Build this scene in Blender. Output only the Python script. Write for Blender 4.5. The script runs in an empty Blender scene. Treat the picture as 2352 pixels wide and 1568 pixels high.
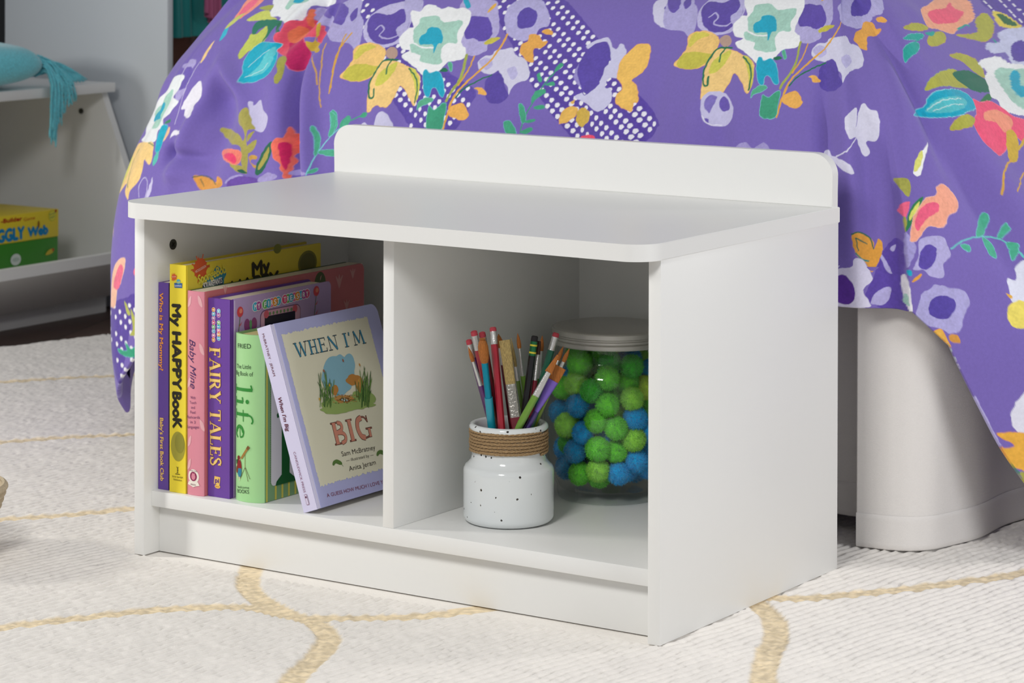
import bpy, bmesh, math, random
import numpy as np
from mathutils import Vector, Matrix, geometry
from math import pi, sin, cos, sqrt, radians
random.seed(7); rng = np.random.default_rng(7)
SC = bpy.context.scene
COL = SC.collection

# ---------------------------------------------------------------- camera
CF, CX, CY, CZ = 6428.44, 2.31832, -2.63626, 0.82671
YAW, PITCH, ROLL, SHY = 0.58742, -0.00988, 0.00252, -971.2
def cam_axes():
    c, s = cos(YAW), sin(YAW)
    f = np.array([-s*cos(PITCH), c*cos(PITCH), sin(PITCH)]); r = np.array([c, s, 0.]); u = np.cross(r, f)
    return r*cos(ROLL)+u*sin(ROLL), -r*sin(ROLL)+u*cos(ROLL), f
CR, CU, CD = cam_axes(); CC = np.array([CX, CY, CZ])
cam = bpy.data.cameras.new('camera'); camo = bpy.data.objects.new('camera', cam); COL.objects.link(camo)
cam.sensor_width = 36; cam.sensor_fit = 'HORIZONTAL'; cam.lens = CF/2352*36; cam.shift_y = SHY/2352
cam.clip_start = 0.05; cam.clip_end = 50
M = Matrix([[CR[i], CU[i], -CD[i], CC[i]] for i in range(3)] + [[0, 0, 0, 1]])
camo.matrix_world = M
cam.dof.use_dof = True; cam.dof.focus_distance = 3.25; cam.dof.aperture_fstop = 15
SC.camera = camo
def at(x, y, ax, val):
    """the point of the place seen at photo position (x, y) on the plane axis = val"""
    d = CD + CR*(x-1176)/CF - CU*(y-784-SHY)/CF
    return CC + d*((val-CC[ax])/d[ax])
def at_depth(x, y, z):
    return CC + (CD + CR*(x-1176)/CF - CU*(y-784-SHY)/CF)*z
def depth_of(p): return float((np.asarray(p)-CC) @ CD)

# ---------------------------------------------------------------- light
SC.view_settings.view_transform = 'Standard'; SC.view_settings.look = 'None'
SC.view_settings.gamma = 1; SC.view_settings.use_curve_mapping = False
SC.view_settings.exposure = 0.0
w = bpy.data.worlds.new('world'); SC.world = w; w.use_nodes = True
bg = w.node_tree.nodes['Background']; bg.inputs[0].default_value = (0.93, 0.95, 1.0, 1); bg.inputs[1].default_value = 0.33
def area(name, loc, target, size, energy, color=(1, 1, 1), size_y=None):
    l = bpy.data.lights.new(name, 'AREA'); l.shape = 'RECTANGLE'; l.size = size; l.size_y = size_y or size
    l.energy = energy; l.color = color
    o = bpy.data.objects.new(name, l); COL.objects.link(o); o.location = loc
    o.rotation_euler = (Vector(target)-Vector(loc)).to_track_quat('-Z', 'Y').to_euler()
    return o
area('window_light_left', (-1.50, -0.85, 0.95), (0.4, 0.1, 0.2), 0.24, 22, (1.0, 0.98, 0.94))
area('fill_light_front', (0.98, -2.10, 1.95), (0.4, 0.2, 0.2), 0.55, 30, (1.0, 0.985, 0.96))  # unseen soft fill added in front of the bench, not a window
area('fill_light_right', (2.85, -0.20, 0.90), (0.7, 0.2, 0.2), 0.8, 16, (0.97, 0.98, 1.0))  # broad unseen fill added to lift the bench's right side and cubbies
area('window_light_rear_right', (2.25, 1.75, 1.0), (0.76, 0.25, 0.2), 0.3, 11, (1.0, 0.97, 0.96))
# ---------------------------------------------------------------- materials
def lin(h):
    if isinstance(h, str):
        h = h.lstrip('#'); c = [int(h[i:i+2], 16)/255 for i in (0, 2, 4)]
    else: c = list(h)
    return tuple(x/12.92 if x <= 0.04045 else ((x+0.055)/1.055)**2.4 for x in c)
MATS = {}
def mat(name, col, rough=0.5, metal=0.0, bump=0.0, bscale=200.0, var=0.0, vscale=20.0, sheen=0.0, spec=0.5, coat=0.0, stretch=None, trans=0.0, ior=1.45, vcol=None, sss=0.0):
    if name in MATS: return MATS[name]
    m = bpy.data.materials.new(name); m.use_nodes = True; nt = m.node_tree; b = nt.nodes['Principled BSDF']
    c = lin(col); b.inputs['Base Color'].default_value = (*c, 1)
    b.inputs['Roughness'].default_value = rough; b.inputs['Metallic'].default_value = metal
    b.inputs['Specular IOR Level'].default_value = spec; b.inputs['Sheen Weight'].default_value = sheen
    b.inputs['Coat Weight'].default_value = coat; b.inputs['Transmission Weight'].default_value = trans; b.inputs['IOR'].default_value = ior
    if sss: b.inputs['Subsurface Weight'].default_value = sss; b.inputs['Subsurface Scale'].default_value = 0.004
    tc = nt.nodes.new('ShaderNodeTexCoord'); src = tc.outputs['Object']
    if stretch:
        mp = nt.nodes.new('ShaderNodeMapping'); mp.inputs['Scale'].default_value = stretch; nt.links.new(src, mp.inputs[0]); src = mp.outputs[0]
    colsock = None
    if vcol:
        a = nt.nodes.new('ShaderNodeVertexColor'); a.layer_name = vcol; colsock = a.outputs[0]
        nt.links.new(colsock, b.inputs['Base Color'])
    if var:
        n = nt.nodes.new('ShaderNodeTexNoise'); n.inputs['Scale'].default_value = vscale; n.inputs['Detail'].default_value = 4
        mr = nt.nodes.new('ShaderNodeMapRange'); mr.inputs[1].default_value = 0.3; mr.inputs[2].default_value = 0.7
        mr.inputs[3].default_value = 1-var; mr.inputs[4].default_value = 1+var
        mx = nt.nodes.new('ShaderNodeVectorMath'); mx.operation = 'SCALE'
        nt.links.new(src, n.inputs['Vector']); nt.links.new(n.outputs['Fac'], mr.inputs[0]); nt.links.new(mr.outputs[0], mx.inputs['Scale'])
        if colsock: nt.links.new(colsock, mx.inputs[0])
        else: mx.inputs[0].default_value = c
        nt.links.new(mx.outputs[0], b.inputs['Base Color'])
    if bump:
        n = nt.nodes.new('ShaderNodeTexNoise'); n.inputs['Scale'].default_value = bscale; n.inputs['Detail'].default_value = 3
        bp = nt.nodes.new('ShaderNodeBump'); bp.inputs['Strength'].default_value = bump; bp.inputs['Distance'].default_value = 0.001
        nt.links.new(src, n.inputs['Vector']); nt.links.new(n.outputs['Fac'], bp.inputs['Height']); nt.links.new(bp.outputs[0], b.inputs['Normal'])
    MATS[name] = m; return m
def ink(h, rough=0.45): return mat('ink '+h, h, rough)

# ---------------------------------------------------------------- object helpers
def tag(o, label=None, cat=None, group=None, kind=None):
    if label: o['label'] = label
    if cat: o['category'] = cat
    if group: o['group'] = group
    if kind: o['kind'] = kind
    return o
def empty(name, loc, label=None, cat=None, group=None, rot=(0, 0, 0)):
    o = bpy.data.objects.new(name, None); COL.objects.link(o); o.location = loc; o.rotation_euler = rot
    o.empty_display_size = 0.02
    return tag(o, label, cat, group)
def link(name, me, mats=None, parent=None, smooth=False, local=True):
    """mesh given in the parent's own coordinates"""
    o = bpy.data.objects.new(name, me); COL.objects.link(o)
    if mats is not None:
        for m in (mats if isinstance(mats, (list, tuple)) else [mats]): me.materials.append(m)
    if parent: o.parent = parent
    if smooth: me.polygons.foreach_set('use_smooth', [True]*len(me.polygons))
    return o
def bm_obj(name, bm, mats=None, parent=None, smooth=False, angle=None):
    bmesh.ops.recalc_face_normals(bm, faces=bm.faces)
    me = bpy.data.meshes.new(name); bm.to_mesh(me); bm.free()
    o = link(name, me, mats, parent, smooth or angle is not None)
    if angle is not None:
        me.set_sharp_from_angle(angle=radians(angle))
    return o
def box(bm, x0, x1, y0, y1, z0, z1, bev=0.0, seg=2, mi=0):
    vs = [bm.verts.new(p) for p in ((x0, y0, z0), (x1, y0, z0), (x1, y1, z0), (x0, y1, z0), (x0, y0, z1), (x1, y0, z1), (x1, y1, z1), (x0, y1, z1))]
    fs = [bm.faces.new([vs[i] for i in q]) for q in ((3, 2, 1, 0), (4, 5, 6, 7), (0, 1, 5, 4), (1, 2, 6, 5), (2, 3, 7, 6), (3, 0, 4, 7))]
    for f in fs: f.material_index = mi
    if bev:
        es = list({e for f in fs for e in f.edges})
        bmesh.ops.bevel(bm, geom=es, offset=bev, segments=seg, profile=0.5, affect='EDGES')
    return vs
def box_obj(name, b, m, parent=None, bev=0.0006, seg=2):
    bm = bmesh.new(); box(bm, *b, bev=bev, seg=seg); return bm_obj(name, bm, m, parent, angle=35)
def prism(bm, pts, axis, a, b, mi=0):
    """extrude a polygon: pts are 2-D in the other two axes (in x,y,z order)"""
    def P(p, t):
        q = list(p); q.insert(axis, t); return q
    lo = [bm.verts.new(P(p, a)) for p in pts]; hi = [bm.verts.new(P(p, b)) for p in pts]; n = len(pts)
    fs = [bm.faces.new(lo), bm.faces.new(hi)] + [bm.faces.new((lo[i], lo[(i+1) % n], hi[(i+1) % n], hi[i])) for i in range(n)]
    for f in fs: f.material_index = mi
    return fs
def rrect(x0, x1, y0, y1, r, n=8, corners=(1, 1, 1, 1)):
    """rounded rectangle outline; corners order: x0y0, x1y0, x1y1, x0y1"""
    out = []
    for k, (cx, cy, a0) in enumerate(((x0+r, y0+r, pi), (x1-r, y0+r, 1.5*pi), (x1-r, y1-r, 0), (x0+r, y1-r, .5*pi))):
        if corners[k]: out += [(cx+r*cos(a0+i*pi/2/n), cy+r*sin(a0+i*pi/2/n)) for i in range(n+1)]
        else: out.append(((x0, y0), (x1, y0), (x1, y1), (x0, y1))[k])
    return out
def lathe(name, prof, m, parent=None, seg=64, closed=False, angle=40, midx=None):
    bm = bmesh.new(); rings = []
    for r, z in prof:
        rings.append([bm.verts.new((r*cos(2*pi*i/seg), r*sin(2*pi*i/seg), z)) for i in range(seg)] if r > 1e-6 else [bm.verts.new((0, 0, z))])
    pairs = list(zip(rings[:-1], rings[1:])) + ([(rings[-1], rings[0])] if closed else [])
    for a, b in pairs:
        for i in range(seg):
            j = (i+1) % seg
            if len(a) == 1 and len(b) == 1: continue
            if len(a) == 1: bm.faces.new((a[0], b[i], b[j]))
            elif len(b) == 1: bm.faces.new((a[i], a[j], b[0]))
            else: bm.faces.new((a[i], a[j], b[j], b[i]))
    return bm_obj(name, bm, m, parent, angle=angle)
def tube(bm, pts, rad, n=10, cap=True, mi=0):
    pts = [Vector(p) for p in pts]; rads = rad if isinstance(rad, (list, tuple)) else [rad]*len(pts)
    rings = []; up = None
    for i, p in enumerate(pts):
        d = (pts[min(i+1, len(pts)-1)]-pts[max(i-1, 0)]).normalized()
        if up is None: up = d.orthogonal().normalized()
        up = (up - d*up.dot(d)).normalized(); s = d.cross(up)
        rings.append([bm.verts.new(p+(up*cos(2*pi*k/n)+s*sin(2*pi*k/n))*rads[i]) for k in range(n)])
    fs = []
    for a, b in zip(rings[:-1], rings[1:]):
        for k in range(n): fs.append(bm.faces.new((a[k], a[(k+1) % n], b[(k+1) % n], b[k])))
    if cap: fs += [bm.faces.new(rings[0]), bm.faces.new(rings[-1])]
    for f in fs: f.material_index = mi
def grid_mesh(name, P, wrap=False):
    nu, nv = P.shape[:2]; me = bpy.data.meshes.new(name)
    me.vertices.add(nu*nv); me.vertices.foreach_set('co', np.ascontiguousarray(P, dtype=np.float32).ravel())
    i, j = np.meshgrid(np.arange(nu-1), np.arange(nv-1), indexing='ij'); a = (i*nv+j).ravel()
    q = np.stack([a, a+nv, a+nv+1, a+1], 1).astype(np.int32); n = len(q)
    me.loops.add(n*4); me.loops.foreach_set('vertex_index', q.ravel()); me.polygons.add(n)
    me.polygons.foreach_set('loop_start', np.arange(0, n*4, 4, dtype=np.int32))
    me.polygons.foreach_set('use_smooth', np.ones(n, dtype=bool)); me.update(); me.validate()
    return me
def add_vcol(me, rgb, name='print'):
    a = me.color_attributes.new(name, 'FLOAT_COLOR', 'POINT'); n = len(me.vertices)
    c = np.ones((n, 4), dtype=np.float32); c[:, :3] = rgb.reshape(-1, 3); a.data.foreach_set('color', c.ravel())
def smoothstep(a, b, x):
    t = np.clip((x-a)/(b-a), 0, 1); return t*t*(3-2*t)
# ---------------------------------------------------------------- the bench
W, D, H, T = 0.76, 0.42478, 0.42303, 0.01574
white = mat('white laminate', (0.905, 0.905, 0.895), 0.38, bump=0.05, bscale=900)
ZS = 0.0783; TS = 0.01916
bench = empty('storage_bench', (0, 0, 0), 'white two cubby storage bench with low back standing on the cream rug', 'bench')
box_obj('side_panel', (0, T, 0, D, 0, H), white, bench)
box_obj('side_panel', (W-T, W, 0, D, 0, H), white, bench)
bm = bmesh.new(); fs = prism(bm, rrect(0, W+0.0011, -0.0337, D+0.0011, 0.034, 12, (1, 1, 0, 0)), 2, H, H+0.01906)
es = [e for e in bm.edges if abs(e.verts[0].co.z-e.verts[1].co.z) < 1e-6]
bmesh.ops.bevel(bm, geom=es, offset=0.0007, segments=2, affect='EDGES')
bm_obj('seat_top', bm, white, bench, angle=35)
box_obj('bottom_shelf', (T, W-T, 0.0141, D-0.002, ZS-TS, ZS), white, bench)
box_obj('kick_board', (T, W-T, 0.0288, 0.0446, 0, ZS-TS), white, bench)
box_obj('divider', (0.37288, 0.37288+0.01551, 0.0145, D-0.003, ZS, H), white, bench)
box_obj('back_panel', (T, W-T, D-0.0036, D-0.0004, 0.02, H), white, bench)
bm = bmesh.new(); ZT = H+0.01906
prism(bm, rrect(-0.0018, 0.75873, ZT, ZT+0.0655, 0.027, 14, (0, 0, 1, 1)), 1, D+0.0011-0.01506, D+0.0011)
es = [e for e in bm.edges if abs(e.verts[0].co.y-e.verts[1].co.y) < 1e-6]
bmesh.ops.bevel(bm, geom=es, offset=0.0009, segments=2, affect='EDGES')
bm_obj('back_rest', bm, white, bench, angle=35)
# dark cam-lock disc on the inside of the left panel
q = at(397, 561, 0, T)
cl = mat('dark zinc', '4a4a44', 0.45, 0.6, bump=0.4, bscale=1200)
bm = bmesh.new(); ring = [(q[1]+0.0066*cos(t), q[2]+0.0066*sin(t)) for t in np.linspace(0, 2*pi, 33)[:-1]]
prism(bm, ring, 0, T-0.001, T+0.0009)
cam_disc = bm_obj('cam_lock', bm, cl, bench, angle=35)
bm = bmesh.new(); x = T+0.0013
for a in (0.6, 0.6+pi/2):
    dy, dz = 0.0036*cos(a), 0.0036*sin(a); ny, nz = -0.0008*sin(a), 0.0008*cos(a)
    prism(bm, [(q[1]-dy-ny, q[2]-dz-nz), (q[1]+dy-ny, q[2]+dz-nz), (q[1]+dy+ny, q[2]+dz+nz), (q[1]-dy+ny, q[2]-dz+nz)], 0, T+0.0008, x)
bm_obj('screw_slot', bm, mat('black slot', '15140f', 0.7), cam_disc)
# ---------------------------------------------------------------- room shell, floor, rug
FZ = -0.012
fl = bpy.data.materials.new('dark wood floor'); fl.use_nodes = True; nt = fl.node_tree; b = nt.nodes['Principled BSDF']
tc = nt.nodes.new('ShaderNodeTexCoord'); mp = nt.nodes.new('ShaderNodeMapping'); mp.inputs['Scale'].default_value = (1.2, 14, 1)
mp.inputs['Rotation'].default_value = (0, 0, radians(60))
n = nt.nodes.new('ShaderNodeTexNoise'); n.inputs['Scale'].default_value = 5; n.inputs['Detail'].default_value = 6
br = nt.nodes.new('ShaderNodeTexBrick'); br.inputs['Scale'].default_value = 1; br.inputs['Brick Width'].default_value = 1.4; br.inputs['Row Height'].default_value = 0.13
br.inputs['Mortar Size'].default_value = 0.0015; br.inputs['Color1'].default_value = (*lin('665148'), 1); br.inputs['Color2'].default_value = (*lin('523f3a'), 1); br.inputs['Mortar'].default_value = (*lin('1a1311'), 1)
mp2 = nt.nodes.new('ShaderNodeMapping'); mp2.inputs['Rotation'].default_value = (0, 0, radians(70))
mx = nt.nodes.new('ShaderNodeMix'); mx.data_type = 'RGBA'; mx.blend_type = 'MULTIPLY'; mx.inputs[0].default_value = 0.5
nt.links.new(tc.outputs['Object'], mp.inputs[0]); nt.links.new(mp.outputs[0], n.inputs['Vector']); nt.links.new(tc.outputs['Object'], mp2.inputs[0]); nt.links.new(mp2.outputs[0], br.inputs['Vector'])
nt.links.new(br.outputs[0], mx.inputs[6]); nt.links.new(n.outputs['Color'], mx.inputs[7]); nt.links.new(mx.outputs[2], b.inputs['Base Color']); b.inputs['Roughness'].default_value = 0.5
bm = bmesh.new(); box(bm, -3.2, 4.0, -3.5, 4.0, FZ-0.1, FZ); tag(bm_obj('floor', bm, fl), kind='structure')
wallm = mat('charcoal wall paint', '55585b', 0.8, bump=0.1, bscale=300)
bm = bmesh.new(); box(bm, -1.95, -1.83, -0.6, 4.0, FZ, 2.6); tag(bm_obj('wall_left', bm, wallm), kind='structure')
bm = bmesh.new(); box(bm, -1.83, 4.0, 3.4, 3.52, FZ, 2.6); tag(bm_obj('wall_back', bm, wallm), kind='structure')
bm = bmesh.new(); box(bm, -1.83, -1.815, -0.6, 3.4, FZ, 0.09); tag(bm_obj('baseboard_left', bm, white), kind='structure')

# rug: one tufted sheet; the gold bands are carved 3 mm below the cream pile
BANDS = [
 [(0.09,0.30),(0.085,0.17),(0.115,0.10),(0.157,0.039),(0.212,-0.038),(0.271,-0.085),(0.333,-0.115),(0.381,-0.128),(0.434,-0.17),(0.461,-0.217),(0.488,-0.282),(0.513,-0.34),(0.58,-0.45),(0.68,-0.52)],
 [(0.06,-0.44),(0.104,-0.344),(0.142,-0.279),(0.195,-0.19),(0.256,-0.131),(0.296,-0.116),(0.35,-0.121),(0.385,-0.102),(0.443,-0.063),(0.476,-0.024),(0.504,0.023),(0.55,0.12),(0.62,0.22),(0.70,0.25),(0.765,0.262),(0.809,0.303),(0.86,0.372),(0.892,0.425),(0.924,0.477),(0.955,0.54),(1.01,0.66),(1.1,0.8)],
 [(0.68,0.36),(0.70,0.29),(0.765,0.219),(0.813,0.166),(0.853,0.092),(0.872,0.041),(0.923,-0.061),(1.0,-0.15),(1.10,-0.21)],
 [(-1.1,0.66),(-1.002,0.8),(-0.938,0.891),(-0.876,0.964),(-0.80,1.05),(-0.7,1.2)],
 [(-0.75,0.28),(-0.64,0.425),(-0.593,0.498),(-0.516,0.583),(-0.42,0.69),(-0.36,0.80)],
 [(-0.36,-0.08),(-0.276,0.049),(-0.223,0.117),(-0.176,0.197),(-0.10,0.30),(0.0,0.38),(0.09,0.30)],
 [(-0.36,-0.08),(-0.48,-0.16),(-0.62,-0.12),(-0.74,0.0),(-0.8,0.16),(-0.75,0.28)],
 [(1.1,-0.21),(1.3,-0.2),(1.45,-0.05)], [(0.68,-0.52),(0.85,-0.6),(1.05,-0.5),(1.1,-0.21)], [(0.06,-0.44),(-0.06,-0.52),(-0.2,-0.45),(-0.36,-0.08)]]
def catmull(pts, n=6):
    P = [np.array(p, float) for p in pts]; P = [2*P[0]-P[1]]+P+[2*P[-1]-P[-2]]; out = []
    for i in range(1, len(P)-2):
        for k in range(n):
            t = k/n; a, b_, c, d = P[i-1:i+3]
            out.append(0.5*((2*b_)+(-a+c)*t+(2*a-5*b_+4*c-d)*t*t+(-a+3*b_-3*c+d)*t**3))
    out.append(P[-2]); return np.array(out)
def seg_dist(px, py, poly):
    d = np.full(px.shape, 9.0)
    for a, b_ in zip(poly[:-1], poly[1:]):
        ab = b_-a; L = ab@ab
        t = np.clip(((px-a[0])*ab[0]+(py-a[1])*ab[1])/L, 0, 1)
        np.minimum(d, np.hypot(px-a[0]-t*ab[0], py-a[1]-t*ab[1]), out=d)
    return d
def band_dist(X, Y):
    dd = np.full(X.shape, 9.0)
    for bd in BANDS:
        pl = catmull(bd, 5); mn = pl.min(0)-0.05; mxx = pl.max(0)+0.05
        k = (X > mn[0]) & (X < mxx[0]) & (Y > mn[1]) & (Y < mxx[1])
        if k.any(): dd[k] = np.minimum(dd[k], seg_dist(X[k], Y[k], pl))
    return dd
def value_noise(X, Y, cell, seed):
    r = np.random.default_rng(seed).random((257, 257)); u, v = X/cell, Y/cell; i, j = np.floor(u).astype(int), np.floor(v).astype(int)
    fu, fv = u-i, v-j; fu = fu*fu*(3-2*fu); fv = fv*fv*(3-2*fv); i %= 256; j %= 256
    return (r[i, j]*(1-fu)+r[i+1, j]*fu)*(1-fv)+(r[i, j+1]*(1-fu)+r[i+1, j+1]*fu)*fv
# rows run along the pile ribs so the ribs stay crisp
ra = math.atan2(0.988, 0.152)                       # rib direction
ex = np.array([cos(ra), sin(ra)]); ey = np.array([sin(ra), -cos(ra)])
GOLD = np.array(lin('e6d3b0')); CREAM = np.array(lin('f0ebe4'))
def rug_piece(a0, a1, b0, b1, step_a, step_b):
    A = np.arange(a0, a1+step_a/2, step_a); B = np.arange(b0, b1+step_b/2, step_b)
    AA, BB = np.meshgrid(A, B, indexing='ij'); X = AA*ex[0]+BB*ey[0]; Y = AA*ex[1]+BB*ey[1]
    return AA, BB, X, Y
AA, BB, X, Y = rug_piece(-1.05, 1.25, -1.62, 1.75, 0.003, 0.0022)
dd = band_dist(X, Y)
wob = (value_noise(X, Y, 0.03, 1)-0.5)*0.004+(value_noise(X, Y, 0.008, 2)-0.5)*0.003
inb = 1-smoothstep(0.0125, 0.0165, dd+wob*0.6)
rib = 0.5+0.5*np.cos(2*pi*(BB+wob*1.4)/0.0125)
hgt = (rib**0.7-1)*0.0038 + (value_noise(AA*1.0, BB*2.2, 0.0055, 3)-0.6)*0.0011 + (value_noise(X, Y, 0.05, 4)-0.5)*0.001
tuft = (value_noise(X, Y, 0.004, 5)-0.5)*0.003
und2 = ((X > T+0.001) & (X < W-T-0.001) & (Y > -0.01) & (Y < 0.0278))
under = ((X > 0.001) & (X < W-0.001) & (Y > 0.001) & (Y < D-0.001))
Z = (1-inb)*(hgt+0.0008) + inb*(tuft-0.0028)
Z = np.where(under, -0.0016, Z-0.0004)
keep_y = 1.34+0.2*0  # far edge is cut by the pile border below
tone = 1+0.05*(value_noise(X, Y, 0.004, 6)-0.5)+0.05*(value_noise(X, Y, 0.03, 8)-0.5)
gt = 1+0.5*(value_noise(X, Y, 0.005, 7)-0.5)
colr = (CREAM[None, None]*tone[..., None])*(1-inb[..., None]) + (GOLD[None, None]*gt[..., None])*inb[..., None]
me = grid_mesh('rug', np.stack([X, Y, Z], -1)); add_vcol(me, colr, 'pile')
# cut the grid down to the rug's own outline (its far edge runs parallel to the low shelf unit)
e0, e1 = at(245, 771, 2, FZ+0.008), at(0, 801, 2, FZ+0.008)
edir = np.array([e0[0]-e1[0], e0[1]-e1[1]]); edir /= np.linalg.norm(edir); enor = np.array([-edir[1], edir[0]])
bm = bmesh.new(); bm.from_mesh(me)
kill = [v for v in bm.verts if ((v.co.x-e0[0])*enor[0]+(v.co.y-e0[1])*enor[1]) > 0.0 + 0.002*random.random()]
bmesh.ops.delete(bm, geom=kill, context='VERTS')
be = [e for e in bm.edges if e.is_boundary]
r = bmesh.ops.extrude_edge_only(bm, edges=be)
for v in r['geom']:
    if isinstance(v, bmesh.types.BMVert): v.co.z = FZ
bm.to_mesh(me); bm.free()
rugm = mat('cream wool pile', 'e9e3da', 0.95, bump=0.45, bscale=500, vcol='pile', sheen=0.15, spec=0.15)
rug = link('rug', me, rugm, smooth=True)
tag(rug, 'cream ribbed wool rug with carved gold band trellis pattern on the dark floor', 'rug')
# ---------------------------------------------------------------- duvet, skirt, bed
PROF = [(-0.24, 0.018), (-0.18, 0.007), (-0.12, 0.002), (-0.06, 0.0), (0.0, 0.0), (0.06, 0.003), (0.12, 0.010), (0.175, 0.024), (0.23, 0.044), (0.29, 0.067), (0.35, 0.110), (0.41, 0.162), (0.45, 0.22), (0.475, 0.27), (0.487, 0.36), (0.49, 0.50)]
PZ0 = 0.26
pr = catmull(PROF, 8); _dl = np.hypot(*np.diff(pr, axis=0).T); _w = np.concatenate([[0], np.cumsum(_dl)])
_w -= np.interp(0.0, pr[:, 0], _w)               # w = 0 at the bulge
W_TOP = float(np.interp(0.30, pr[:, 1][60:], _w[60:])) if False else float(_w[-1])
def prof(wv): return np.interp(wv, _w, pr[:, 0]), np.interp(wv, _w, pr[:, 1])
XL = -0.563
PLAN = [(XL, 1.75), (XL, 1.35), (XL, 1.0), (XL, 0.75), (XL+0.004, 0.64), (XL+0.028, 0.56), (XL+0.085, 0.512), (XL+0.18, 0.496), (0.0, 0.493), (0.3, 0.493), (0.55, 0.493), (0.70, 0.492), (0.775, 0.502), (0.835, 0.54), (0.865, 0.60), (0.878, 0.70), (0.882, 0.85), (0.884, 1.05), (0.884, 1.3), (0.884, 1.75)]
NRM = [(1, 0), (1, 0), (1, .02), (1, .08), (1, .3), (1, .8), (.8, 1), (.35, 1), (.05, 1), (0, 1), (-.05, 1), (-.4, 1), (-.8, 1), (-1, .8), (-1, .4), (-1, .1), (-1, 0), (-1, 0), (-1, 0), (-1, 0)]
_pl = catmull(PLAN, 16); _nn = catmull(NRM, 16); _s = np.concatenate([[0], np.cumsum(np.hypot(*np.diff(_pl, axis=0).T))])
def s_of(x, y): return float(_s[np.argmin((_pl[:, 0]-x)**2+(_pl[:, 1]-y)**2)])
S_CL = s_of(XL+0.04, 0.545); S_CR = s_of(0.80, 0.512); S_END = float(_s[-1])
def bumpf(s, w_, s0, w0, rs, rw, amp, ang=0.0):
    c, n_ = cos(ang), sin(ang); a = (s-s0)*c+(w_-w0)*n_; b_ = -(s-s0)*n_+(w_-w0)*c
    return amp*np.exp(-(a/rs)**2-(b_/rw)**2)
def duvet_disp(s, w_):
    d = np.zeros(np.broadcast(s, w_).shape)
    for f in FOLDS: d = d + bumpf(s, w_, *f)
    low = 1-smoothstep(-0.05, 0.2, w_)
    d = d + 0.004*np.sin(s*21+1.0)*low + 0.003*np.sin(s*47+0.4+w_*5)*low
    d = d + 0.009*(value_noise(s+3, w_*0.7+3, 0.09, 21)-0.5) + 0.003*(value_noise(s+3, w_*0.8+3, 0.035, 22)-0.5)
    # the corner pleat on the right: the side flap lies over the foot panel
    k = (s-(S_CR+0.004))
    d = d + 0.016*smoothstep(-0.002, 0.006, k)*(1-smoothstep(0.015, 0.12, k))*(1-smoothstep(0.16, 0.36, w_)) - 0.010*np.exp(-((k+0.012)/0.014)**2)*(1-smoothstep(0.1, 0.33, w_))
    return d
FOLDS = [  # s, w, radius s, radius w, amplitude, angle
 (S_CL+.360, .235, .012, .10, -0.0320, .30), (S_CL+.389, .235, .015, .11, 0.0208, .30), (S_CL+.326, .25, .022, .09, 0.0128, .30),
 (S_CL+.190, .262, .028, .034, -0.0288, .92), (S_CL+.222, .297, .012, .050, 0.0176, .92), (S_CL+.275, .238, .014, .040, 0.0128, .80),
 (S_CL+.164, .235, .014, .09, 0.0144, -.12), (S_CL+.215, .205, .030, .060, -0.0224, -.1), (S_CL+.130, .180, .008, .014, -0.0160, 0), (S_CL+.168, .176, .032, .010, -0.0144, -.1), (S_CL+.16, .150, .03, .012, 0.0072, 0),
 (S_CL+.298, .404, .013, .05, -0.0256, -.2), (S_CL+.272, .40, .014, .05, 0.0144, -.2), (S_CL+.336, .390, .012, .06, -0.0176, .1), (S_CL+.06, .33, .018, .07, -0.0160, .2), (S_CL+.02, .25, .02, .1, -0.0072, 0),
 (S_CL+.55, .28, .03, .12, -0.0128, .1), (S_CL+.47, .22, .02, .08, -0.0072, -.2), (S_CL+.75, .30, .05, .10, 0.0072, -.3), (S_CL+.84, .26, .02, .10, -0.0084, .15), (S_CL+.95, .24, .022, .10, -0.0144, .0), (S_CL+1.07, .24, .016, .08, -0.0084, .1), (S_CL+1.02, .27, .02, .1, 0.0072, 0),
 (S_CR-.10, .24, .018, .12, -0.0176, .1), (S_CR-.06, .22, .016, .12, 0.0084, .05), (S_CR-.03, .15, .016, .10, -0.0128, .0),
 (S_CR+.075, .30, .014, .09, -0.0144, .2), (S_CR+.12, .2, .02, .14, -0.0128, .25), (S_CR+.17, .18, .03, .16, 0.0144, .2), (S_CR+.03, .33, .02, .06, 0.0084, 0)]
def duvet_P(s, w_):
    z, g = prof(w_); bx = np.interp(s, _s, _pl[:, 0]); by = np.interp(s, _s, _pl[:, 1])
    nx = np.interp(s, _s, _nn[:, 0]); ny = np.interp(s, _s, _nn[:, 1]); L = np.hypot(nx, ny)
    d = duvet_disp(s, w_)
    flare = smoothstep(S_CR+0.02, S_CR+0.30, s)*(0.34-np.minimum(w_, 0.34))*0.42
    left = 1-smoothstep(S_CL-0.3, S_CL+0.1, s)
    inset = g
    X = bx+nx*inset-nx/L*(d+flare); Y = by+ny*inset-ny/L*(d+flare*0.9)
    Zz = PZ0+z
    return np.stack([X, Y, Zz], -1)
def hem_w(s):
    """height of the hem along the edge: the square duvet hangs low at both corners"""
    foot = 0.049
    l = foot-0.275*np.clip(1-np.abs(s-(S_CL-0.012))/0.27, 0, 1)
    lside = -0.16
    xr = np.maximum(s-S_CR-0.012, 0); r = foot-0.95*xr-1.45*np.maximum(xr-0.045, 0)
    h = np.where(s < S_CL-0.1, np.minimum(l, -0.12), np.where(s > S_CR, np.maximum(r, -0.24), np.minimum(l, foot)))
    return h
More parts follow.
